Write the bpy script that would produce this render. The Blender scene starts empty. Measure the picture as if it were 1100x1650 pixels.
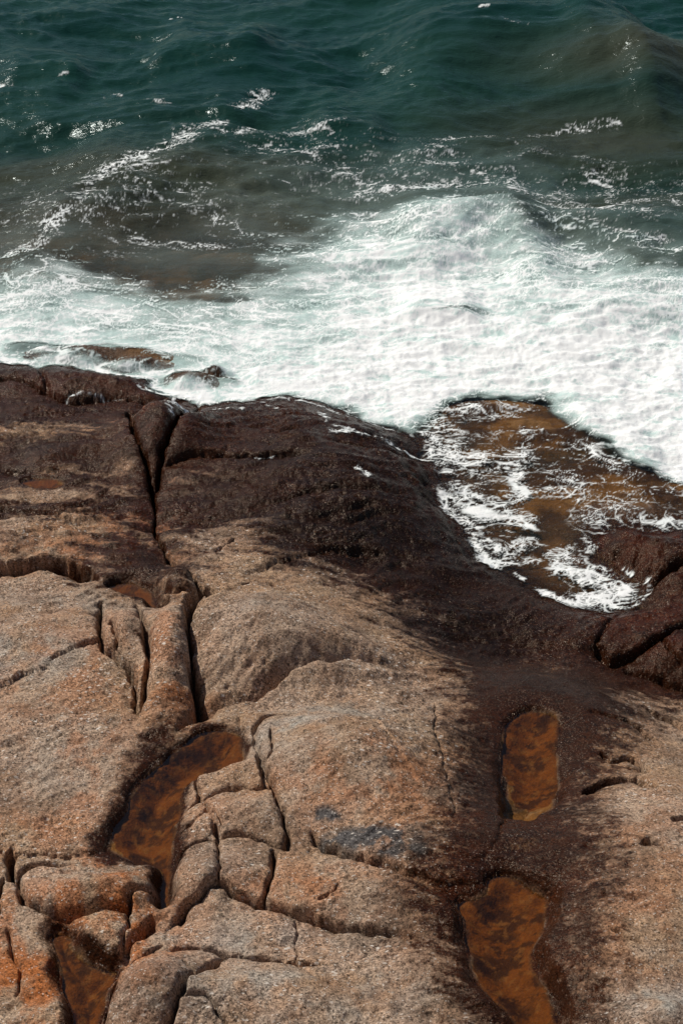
import bpy, math, random
import numpy as np
from mathutils import Vector

# ------------------------------------------------------------------ camera
S = bpy.context.scene
CAM_H, PITCH, VFOV = 7.5, math.radians(33.0), math.radians(36.0)
cam_data = bpy.data.cameras.new('camera')
cam = bpy.data.objects.new('camera', cam_data)
S.collection.objects.link(cam)
cam.location = (0.0, 0.0, CAM_H)
cam.rotation_euler = (math.pi / 2 - PITCH, 0.0, 0.0)
cam_data.sensor_fit = 'VERTICAL'
cam_data.sensor_height = 36.0
cam_data.lens = 18.0 / math.tan(VFOV / 2)
cam_data.clip_start = 0.1
cam_data.clip_end = 20000.0
S.camera = cam

# ------------------------------------------------------------------ light
SUN_EL, SUN_AZ = math.radians(50.0), math.radians(-56.0)   # azimuth measured from +Y (sea) to the right
world = bpy.data.worlds.new('World')
S.world = world
world.use_nodes = True
wn = world.node_tree
wn.nodes.clear()
w_out = wn.nodes.new('ShaderNodeOutputWorld')
w_bg = wn.nodes.new('ShaderNodeBackground')
w_sky = wn.nodes.new('ShaderNodeTexSky')
w_sky.sky_type = 'NISHITA'
w_sky.sun_disc = False
w_sky.sun_elevation = SUN_EL
w_sky.sun_rotation = SUN_AZ
w_sky.altitude = 10.0
w_bg.inputs['Strength'].default_value = 0.07
wn.links.new(w_sky.outputs[0], w_bg.inputs['Color'])
wn.links.new(w_bg.outputs[0], w_out.inputs['Surface'])

sun_data = bpy.data.lights.new('sun', 'SUN')
sun_data.energy = 4.0
sun_data.angle = math.radians(0.55)
sun_data.color = (1.0, 0.94, 0.85)
sun = bpy.data.objects.new('sun', sun_data)
S.collection.objects.link(sun)
sd = Vector((math.sin(SUN_AZ) * math.cos(SUN_EL), math.cos(SUN_AZ) * math.cos(SUN_EL), math.sin(SUN_EL)))
sun.rotation_euler = (-sd).to_track_quat('-Z', 'Y').to_euler()
sun.location = sd * 40

S.view_settings.view_transform = 'Standard'
S.view_settings.look = 'None'
S.view_settings.exposure = 0.0
S.view_settings.gamma = 1.0
S.view_settings.use_curve_mapping = False
S.cycles.max_bounces = 6
S.cycles.diffuse_bounces = 3
S.cycles.transparent_max_bounces = 12
S.cycles.caustics_reflective = False
S.cycles.caustics_refractive = False
S.cycles.sample_clamp_indirect = 4.0
S.cycles.use_denoising = True

# ------------------------------------------------------------------ projection of photo points to the ground
T = math.tan(VFOV / 2)
CP, SP = math.cos(PITCH), math.sin(PITCH)
SLOPE, YSH = 0.11, 13.9

def z0(y):
    """mean profile of the rock shelf: falls towards the sea, climbs to the viewer's stand"""
    y = np.asarray(y, float)
    return np.where(y > 4.2, SLOPE * (YSH - y), SLOPE * (YSH - 4.2) + 1.02 * (4.2 - y) * np.clip((4.2 - y) / 2.0, 0, 1))

def ray(px, py):
    nx = (px - 550.0) / 825.0 * T
    ny = (825.0 - py) / 825.0 * T
    return nx, CP + ny * SP, -SP + ny * CP

def on_plane(px, py, z):
    dx, dy, dz = ray(px, py)
    t = (z - CAM_H) / dz
    return dx * t, dy * t

def on_shelf(px, py, dz=0.0):
    z = 0.6
    for _ in range(12):
        x, y = on_plane(px, py, z)
        z = float(z0(y)) + dz
    return x, y

def shelf_pts(P, dz=0.0):
    return [on_shelf(a, b, dz) for a, b in P]

def plane_pts(P, z=0.0):
    return [on_plane(a, b, z) for a, b in P]

# ------------------------------------------------------------------ numpy noise
def _hash(ix, iy, seed):
    h = (ix.astype(np.int64) * 374761393 + iy.astype(np.int64) * 668265263 + seed * 974634777) & 0x7fffffff
    h = ((h ^ (h >> 13)) * 1274126177) & 0x7fffffff
    return (h ^ (h >> 16)) & 0xffff

def perlin(x, y, seed=0):
    x0 = np.floor(x); y0 = np.floor(y)
    fx = x - x0; fy = y - y0
    u = fx * fx * fx * (fx * (fx * 6 - 15) + 10)
    v = fy * fy * fy * (fy * (fy * 6 - 15) + 10)
    def g(ox, oy):
        a = _hash(x0 + ox, y0 + oy, seed) * (2 * math.pi / 65536.0)
        return np.cos(a) * (fx - ox) + np.sin(a) * (fy - oy)
    a = g(0, 0); b = g(1, 0); c = g(0, 1); d = g(1, 1)
    return ((a + u * (b - a)) * (1 - v) + (c + u * (d - c)) * v) * 1.5

def fbm(x, y, seed=0, octs=4, gain=0.5, lac=2.03):
    s = 0.0; a = 1.0; f = 1.0
    for k in range(octs):
        s = s + a * perlin(x * f + 17.3 * k, y * f - 9.1 * k, seed + k)
        a *= gain; f *= lac
    return s

def ridged(x, y, seed=0, octs=4, gain=0.5):
    s = 0.0; a = 1.0; f = 1.0
    for k in range(octs):
        s = s + a * (1 - np.abs(perlin(x * f + 31.7 * k, y * f + 5.3 * k, seed + k)) * 2)
        a *= gain; f *= 2.07
    return s

def crested(x, y, seed=0, octs=2, gain=.5):
    """rounded crests for water"""
    s = 0.0; a = 1.0; f = 1.0
    for k in range(octs):
        s = s + a * (1 - 2 * np.sqrt(perlin(x * f + 31.7 * k, y * f + 5.3 * k, seed + k) ** 2 + .012))
        a *= gain; f *= 2.07
    return s

def voronoi(x, y, seed=0):
    """F1, F2 and a random number of the nearest cell"""
    xi = np.floor(x); yi = np.floor(y)
    f1 = np.full(x.shape, 9.0); f2 = np.full(x.shape, 9.0); rid = np.zeros(x.shape)
    for ox in (-1, 0, 1):
        for oy in (-1, 0, 1):
            cx = xi + ox; cy = yi + oy
            r1 = _hash(cx, cy, seed) / 65536.0; r2 = _hash(cx, cy, seed + 77) / 65536.0
            d = np.hypot(cx + r1 - x, cy + r2 - y)
            near = d < f1
            f2 = np.where(near, f1, np.minimum(f2, d))
            rid = np.where(near, _hash(cx, cy, seed + 191) / 65536.0, rid)
            f1 = np.where(near, d, f1)
    return f1, f2, rid

def sstep(a, b, x):
    t = np.clip((x - a) / (b - a), 0, 1)
    return t * t * (3 - 2 * t)

# ------------------------------------------------------------------ distances
def line_dist(X, Y, P):
    """distance, side (+1 left of travel), arc position in metres, total length"""
    best = np.full(X.shape, 1e9); side = np.ones(X.shape); arc = np.zeros(X.shape); s0 = 0.0
    for (ax, ay), (bx, by) in zip(P[:-1], P[1:]):
        ex, ey = bx - ax, by - ay
        L2 = ex * ex + ey * ey + 1e-12
        L = math.sqrt(L2)
        t = np.clip(((X - ax) * ex + (Y - ay) * ey) / L2, 0, 1)
        d = np.hypot(X - ax - t * ex, Y - ay - t * ey)
        m = d < best
        best = np.where(m, d, best)
        cr = ex * (Y - ay) - ey * (X - ax)
        side = np.where(m, np.where(cr >= 0, 1.0, -1.0), side)
        arc = np.where(m, s0 + t * L, arc)
        s0 += L
    return best, side, arc, s0

def poly_sdf(X, Y, P, reach=1e9):
    """signed distance, positive inside; beyond reach of the box a large negative number"""
    xs = [p[0] for p in P]; ys = [p[1] for p in P]
    out = np.full(X.shape, -1e3)
    m = (X > min(xs) - reach) & (X < max(xs) + reach) & (Y > min(ys) - reach) & (Y < max(ys) + reach)
    if not m.any():
        return out
    x = X[m]; y = Y[m]
    d = np.full(x.shape, 1e9); ins = np.zeros(x.shape, bool)
    n = len(P)
    for i in range(n):
        ax, ay = P[i]; bx, by = P[(i + 1) % n]
        ex, ey = bx - ax, by - ay
        t = np.clip(((x - ax) * ex + (y - ay) * ey) / (ex * ex + ey * ey + 1e-12), 0, 1)
        d = np.minimum(d, np.hypot(x - ax - t * ex, y - ay - t * ey))
        if ay != by:
            c = ((ay > y) != (by > y)) & (x < (bx - ax) * (y - ay) / (by - ay) + ax)
            ins ^= c
    out[m] = np.where(ins, d, -d)
    return out

def fast_sdf(X, Y, P):
    """signed distance for long outlines: coarse table far from the line, exact near it"""
    x0, x1, y0, y1, st = -13.0, 13.0, 3.0, 47.0, .2
    nx_, ny_ = int((x1 - x0) / st) + 1, int((y1 - y0) / st) + 1
    gx_, gy_ = np.meshgrid(x0 + st * np.arange(nx_), y0 + st * np.arange(ny_))
    tab = poly_sdf(gx_, gy_, P)
    fx = np.clip((X - x0) / st, 0, nx_ - 1.001); fy = np.clip((Y - y0) / st, 0, ny_ - 1.001)
    ix = fx.astype(int); iy = fy.astype(int); fx = fx - ix; fy = fy - iy
    out = (tab[iy, ix] * (1 - fx) + tab[iy, ix + 1] * fx) * (1 - fy) + (tab[iy + 1, ix] * (1 - fx) + tab[iy + 1, ix + 1] * fx) * fy
    m = (np.abs(out) < .5) | (X < x0) | (X > x1) | (Y < y0) | (Y > y1)
    if m.any(): out[m] = poly_sdf(X[m], Y[m], P)
    return out

def smooth_poly(P, closed=True, k=2):
    """Chaikin corner cutting"""
    for _ in range(k):
        Q = []
        n = len(P)
        rng = range(n if closed else n - 1)
        if not closed:
            Q.append(P[0])
        for i in rng:
            a = P[i]; b = P[(i + 1) % n]
            Q.append((a[0] * .75 + b[0] * .25, a[1] * .75 + b[1] * .25))
            Q.append((a[0] * .25 + b[0] * .75, a[1] * .25 + b[1] * .75))
        if not closed:
            Q.append(P[-1])
        P = Q
    return P

#==TRACE==
# ------------------------------------------------------------------ what the photograph shows: cracks and steps in the rock
# (points, crack width, crack depth, (drop, reach) on the left of travel, (drop, reach) on the right, end tapers)
CRACKS = [
    # big ledge crack on the left side
    ([(-160,960),(-60,935),(0,925),(35,919),(75,915),(115,920),(150,942),(172,958)], .045, .20, (.01,.10), (.22,.45), (0,.25)),
    # main fissure down to the dome rock, the columns and the big pool
    ([(207,672),(212,700),(216,725),(227,750),(240,772),(247,800),(252,835),(246,862),(265,895),(280,920),(305,945),(327,977)], .026, .12, (.07,.30), (.05,.22), (.1,.0)),
    ([(327,977),(310,992),(305,1040),(310,1100),(317,1140),(325,1157),(310,1176),(290,1203)], .055, .26, (.16,.22), (.06,.12), (.0,.1)),
    # right branch round the dome rock
    ([(322,648),(316,680),(300,710),(275,742),(260,762),(250,796)], .032, .10, (.08,.25), (.07,.20), (.05,.1)),
    ([(320,650),(290,652),(258,653),(228,672),(212,700)], .03, .09, (.06,.15), (.09,.22), (.05,.05)),
    # shore strip on the left
    ([(-150,640),(0,627),(35,630),(70,642),(105,655),(140,655),(190,650),(240,655),(262,655)], .03, .06, (.05,.25), (.08,.35), (.2,.2)),
    ([(45,596),(60,606),(72,625),(80,642)], .03, .05, (.02,.08), (.03,.08), (.05,.05)),
    ([(0,765),(30,768),(70,772),(105,768)], .03, .05, (.02,.10), (.07,.25), (.2,.1)),
    ([(-80,815),(0,818),(60,826),(110,845),(150,868)], .02, .03, (.02,.10), (.06,.30), (.2,.3)),
    # columns
    ([(166,990),(163,1040),(168,1072),(186,1081),(216,1100),(220,1140),(226,1172)], .03, .12, (.04,.10), (.06,.16), (.05,.05)),
    ([(222,1000),(232,1030),(238,1060),(245,1092),(238,1128),(228,1165)], .03, .14, (.05,.10), (.05,.09), (.05,.05)),
    ([(262,965),(268,985),(300,987),(328,981)], .03, .06, (.05,.10), (.02,.07), (.05,.05)),
    ([(182,1040),(190,1052),(192,1078)], .03, .07, (.02,.06), (.03,.06), (.02,.02)),
    # left slab
    ([(72,1088),(115,1072),(140,1064),(163,1056)], .012, .035, (.01,.05), (.03,.2), (.15,.02)),
    ([(-60,1130),(0,1116),(60,1096),(110,1080)], .02, .01, (.0,.05), (.04,.4), (.3,.3)),
    ([(80,1212),(95,1207),(104,1202)], .01, .02, (.0,.05), (.02,.1), (.02,.02)),
    # slab in the middle: step above the lower big slab
    ([(335,1165),(365,1155),(400,1150),(430,1140),(450,1126),(480,1111),(530,1103),(580,1096),(640,1098),(700,1112)], .014, .03, (.20,.30), (.015,.06), (.03,.9)),
    ([(392,968),(410,958),(430,958),(445,962)], .03, .05, (.0,.05), (.02,.1), (.05,.05)),
    ([(345,905),(360,892),(380,880)], .02, .04, (.0,.05), (.02,.1), (.05,.05)),
    ([(265,770),(300,758),(340,755),(380,760),(440,757),(520,762)], .03, .06, (.02,.15), (.07,.25), (.1,.4)),
    ([(430,830),(480,815),(550,812),(640,818)], .03, .03, (.0,.1), (.03,.3), (.3,.4)),
    ([(380,950),(470,905),(560,890),(660,905)], .05, .02, (.0,.1), (.03,.3), (.4,.4)),
    # arch crack on the lower big slab, running down along the blocks
    ([(482,1186),(450,1175),(428,1179),(414,1194),(411,1215),(415,1232),(425,1264),(440,1296),(456,1328),(461,1354),(465,1386)], .022, .08, (.03,.07), (.05,.10), (.08,.0)),
    ([(436,1210),(440,1235),(438,1262),(422,1268)], .014, .04, (.02,.05), (.02,.05), (.02,.02)),
    ([(387,1176),(390,1205),(400,1236)], .02, .05, (.02,.06), (.05,.1), (.02,.02)),
    ([(415,1250),(428,1282),(434,1300)], .02, .05, (.0,.05), (.03,.06), (.02,.02)),
    # lower edge of the big slab
    ([(505,1358),(512,1376),(550,1394),(580,1405),(615,1416),(650,1431),(682,1443),(722,1451),(775,1446),(810,1436)], .026, .10, (.03,.12), (.07,.22), (.1,.05)),
    ([(510,1352),(560,1344),(620,1346),(690,1352)], .02, .0, (.0,.05), (.025,.12), (.15,.1)),
    ([(696,1150),(700,1215),(712,1265),(725,1315),(735,1376)], .012, .02, (.03,.12), (.0,.05), (.1,.2)),
    ([(570,1180),(620,1230),(660,1290),(700,1330)], .03, .0, (.0,.05), (.02,.3), (.3,.3)),
    # lower ledge below the blocks
    ([(282,1486),(300,1472),(320,1460),(340,1447),(356,1441),(390,1456),(430,1465),(475,1480),(525,1496),(550,1502),(600,1511),(645,1521),(690,1533)], .024, .09, (.03,.07), (.08,.22), (.02,.25)),
    ([(443,1388),(440,1408),(434,1432),(427,1464)], .018, .08, (.04,.07), (.03,.07), (.02,.01)),
    ([(356,1366),(385,1362),(415,1366),(437,1376),(465,1387)], .018, .09, (.05,.07), (.03,.06), (.02,.02)),
    ([(352,1372),(357,1400),(356,1420),(352,1443)], .012, .04, (.03,.06), (.04,.08), (.02,.01)),
    ([(283,1392),(300,1378),(330,1368),(352,1370)], .016, .06, (.04,.06), (.04,.07), (.02,.02)),
    ([(327,1312),(338,1326),(345,1345),(352,1368)], .018, .07, (.04,.07), (.03,.06), (.02,.02)),
    ([(290,1352),(310,1340),(338,1328)], .012, .035, (.02,.05), (.02,.05), (.02,.02)),
    ([(300,1318),(322,1310),(350,1298),(382,1291),(425,1299),(440,1297)], .014, .05, (.04,.08), (.03,.06), (.02,.02)),
    ([(316,1262),(317,1285),(325,1306)], .018, .09, (.03,.05), (.08,.05), (.02,.02)),
    ([(346,1330),(354,1342),(358,1350)], .012, .04, (.02,.04), (.02,.04), (.01,.01)),
    ([(516,1472),(532,1462),(546,1450)], .01, .025, (.0,.05), (.02,.06), (.02,.03)),
    # bottom slabs
    ([(276,1541),(310,1531),(340,1535),(365,1543),(425,1548),(475,1556),(540,1565)], .014, .05, (.03,.06), (.05,.12), (.02,.2)),
    ([(365,1544),(345,1568),(315,1588),(300,1616),(276,1652),(250,1700)], .022, .10, (.04,.08), (.05,.10), (.02,.1)),
    ([(295,1564),(306,1578),(316,1588)], .012, .05, (.03,.06), (.03,.06), (.02,.01)),
    ([(478,1490),(476,1525),(478,1556)], .008, .02, (.01,.05), (.01,.05), (.02,.02)),
    ([(296,1632),(318,1624),(336,1625),(352,1645),(365,1665)], .014, .05, (.02,.06), (.04,.08), (.02,.02)),
    ([(478,1556),(515,1590),(560,1602)], .01, .01, (.0,.05), (.02,.12), (.05,.1)),
    # blocks at the lower left
    ([(30,1440),(40,1462),(65,1477),(100,1488),(150,1482),(205,1481)], .03, .12, (.08,.13), (.06,.12), (.05,.02)),
    ([(30,1440),(32,1415),(48,1398),(75,1390),(120,1392)], .02, .05, (.03,.1), (.07,.12), (.02,.1)),
    ([(205,1481),(212,1462),(232,1452),(250,1447)], .024, .10, (.05,.07), (.03,.06), (.02,.02)),
    ([(207,1484),(205,1510),(195,1540)], .016, .05, (.03,.06), (.03,.06), (.02,.02)),
    ([(250,1490),(232,1512),(205,1532),(192,1566),(172,1620),(158,1660)], .04, .13, (.04,.12), (.02,.06), (.02,.1)),
    ([(206,1572),(228,1555),(262,1530)], .014, .03, (.02,.06), (.03,.08), (.03,.03)),
    ([(20,1368),(15,1400),(22,1428)], .035, .16, (.03,.06), (.03,.06), (.03,.03)),
    ([(4,1420),(0,1450),(-4,1500)], .02, .08, (.03,.06), (.03,.06), (.03,.03)),
    ([(14,1500),(20,1535),(30,1560),(28,1600)], .012, .03, (.02,.06), (.03,.06), (.05,.05)),
    ([(-40,1365),(40,1372),(100,1378),(175,1372)], .02, .0, (.02,.10), (.04,.2), (.1,.1)),
    # right side: ledges, holes and rocks
    ([(962,1236),(985,1248),(1015,1238),(1034,1252),(1040,1268)], .024, .10, (.02,.05), (.12,.20), (.03,.05)),
    ([(935,1298),(955,1288),(975,1281),(1015,1278),(1030,1286),(1052,1302)], .026, .11, (.02,.05), (.10,.20), (.05,.05)),
    ([(975,1542),(1000,1552),(1030,1566)], .014, .04, (.01,.05), (.03,.08), (.04,.04)),
    ([(1024,1408),(1045,1404),(1062,1416),(1066,1426)], .03, .09, (.02,.05), (.02,.06), (.02,.02)),
    ([(1075,1368),(1092,1362),(1120,1372)], .018, .05, (.01,.05), (.03,.08), (.02,.02)),
    ([(935,1188),(975,1190),(1020,1192),(1040,1205),(1055,1215)], .02, .05, (.02,.06), (.05,.2), (.05,.05)),
    ([(1040,1158),(1075,1165),(1110,1178),(1160,1190)], .02, .05, (.02,.06), (.05,.15), (.05,.2)),
    ([(1036,958),(1052,941),(1075,930),(1105,921),(1180,900)], .05, .17, (.05,.10), (.06,.18), (.05,.1)),
    ([(960,1046),(975,1066),(1000,1066),(1030,1056),(1060,1044),(1080,1030),(1130,1020)], .03, .10, (.10,.14), (.08,.25), (.05,.1)),
    ([(1000,1075),(1040,1085),(1080,1095),(1140,1100)], .03, .05, (.04,.1), (.06,.2), (.1,.1)),
    ([(1062,1046),(1075,1062),(1100,1076)], .02, .05, (.03,.06), (.03,.06), (.03,.03)),
    ([(1012,965),(990,1000),(972,1022),(958,1046)], .03, .03, (.05,.2), (.03,.15), (.1,.05)),
    # dark wedge slab in the wash
    ([(528,652),(580,671),(620,687),(668,705)], .02, .02, (.03,.2), (.0,.1), (.1,.05)),
    ([(535,742),(600,744),(650,746),(712,748)], .05, .05, (.06,.25), (.02,.1), (.1,.05)),
    ([(780,1410),(800,1380),(812,1345),(806,1260),(806,1200)], .02, .05, (.03,.06), (.0,.05), (.05,.1)),
    ([(727,1457),(742,1490),(752,1540),(766,1590),(812,1628),(850,1675)], .03, .05, (.0,.05), (.03,.12), (.1,.1)),
]

# rounded masses: (px, py, radius across, radius along, height)
DOMES = [
    (265,705,.40,.55,.22), (85,1000,1.3,.9,.10), (70,1180,1.0,.9,.07), (440,1030,.70,.60,.30), (560,780,1.5,1.0,.16),
    (560,1215,.70,.55,.28), (620,1330,.7,.5,.06), (272,1085,.17,.55,.17), (292,955,.15,.22,.11), (205,1045,.11,.25,.08),
    (400,1325,.28,.15,.09), (318,1420,.17,.19,.08), (395,1410,.2,.2,.03), (150,1440,.45,.16,.12), (170,1510,.25,.16,.07),
    (250,1595,.25,.3,.13), (440,1620,.6,.3,.10), (1080,1400,.8,.9,.22), (1010,1560,.5,.4,.06), (1030,900,.6,.5,.18),
    (1050,1000,.7,.4,.12), (1085,1050,.3,.2,.08), (100,620,1.0,.35,.08), (230,630,.8,.25,.06), (60,870,.9,.6,.10),
    (40,720,1.1,.6,.08), (430,700,1.4,.7,.10), (1062,1662,.26,.16,.14), (365,1262,.25,.1,.03), (560,1460,.6,.2,.03),
]

# water lines of the rock pools (photo points), level above the shelf profile at the given point, depth
POOLS = {
    'amber': dict(p=[(325,1176),(387,1178),(390,1205),(398,1235),(350,1250),(312,1258),(293,1280),(296,1315),(283,1345),(278,1385),(276,1440),(275,1474),(252,1482),
                     (258,1450),(262,1415),(246,1398),(215,1394),(186,1380),(168,1368),(200,1312),(222,1265),(252,1232),(292,1204)], at=(300,1300), dz=.0, dep=.08, reach=.35),
    'small': dict(p=[(170,945),(190,940),(212,938),(236,948),(248,962),(252,978),(262,992),(250,996),(243,974),(222,969),(200,964),(182,955)], at=(215,955), dz=.05, dep=.04, reach=.5),
    'dark':  dict(p=[(82,1496),(118,1508),(124,1530),(142,1550),(165,1562),(192,1564),(176,1612),(160,1656),(150,1710),(128,1700),(124,1655),(104,1600),(90,1550)], at=(130,1590), dz=-.08, dep=.08, reach=.3),
    'upper': dict(p=[(830,1150),(862,1144),(898,1150),(903,1175),(896,1200),(899,1245),(902,1272),(890,1310),(866,1340),(842,1364),(826,1376),(812,1342),(815,1300),(810,1250),(806,1210),(810,1182)], at=(855,1260), dz=.0, dep=.05, reach=1.4),
    'front': dict(p=[(728,1457),(778,1443),(785,1412),(830,1410),(858,1434),(890,1447),(879,1475),(877,1505),(856,1535),(861,1565),(885,1605),(900,1645),(915,1690),(870,1720),(850,1680),(810,1628),(766,1590),(753,1550),(750,1500),(741,1477)], at=(815,1530), dz=.0, dep=.05, reach=1.3),
    'shelf': dict(p=[(30,776),(60,770),(100,772),(108,780),(90,788),(50,788)], at=(70,780), dz=.02, dep=.03, reach=.3),
}

# the edge of the sea on the rock, from left to right (sea lies above it in the photo)
SHORE_Z = 0.03
SHORE = [(-2500,640),(-900,600),(-300,575),(-60,578),(0,581),(40,586),(70,592),(100,586),(135,594),(175,603),(215,609),(252,612),(250,625),(262,633),(285,638),(318,645),(335,650),
         (362,647),(400,645),(432,636),(470,634),(500,640),(528,652),(580,672),(625,690),(664,704),(680,722),(668,738),(712,752),(706,780),(712,812),(722,826),(748,850),(764,885),(790,912),(824,926),
         (870,957),(910,974),(950,984),(975,989),(1000,976),(1020,986),(1032,966),(1014,936),(985,916),(958,890),(960,866),(980,852),(1010,852),(1050,862),(1100,850),(1180,845),(1400,870),(2000,860),(3500,900)]

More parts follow.
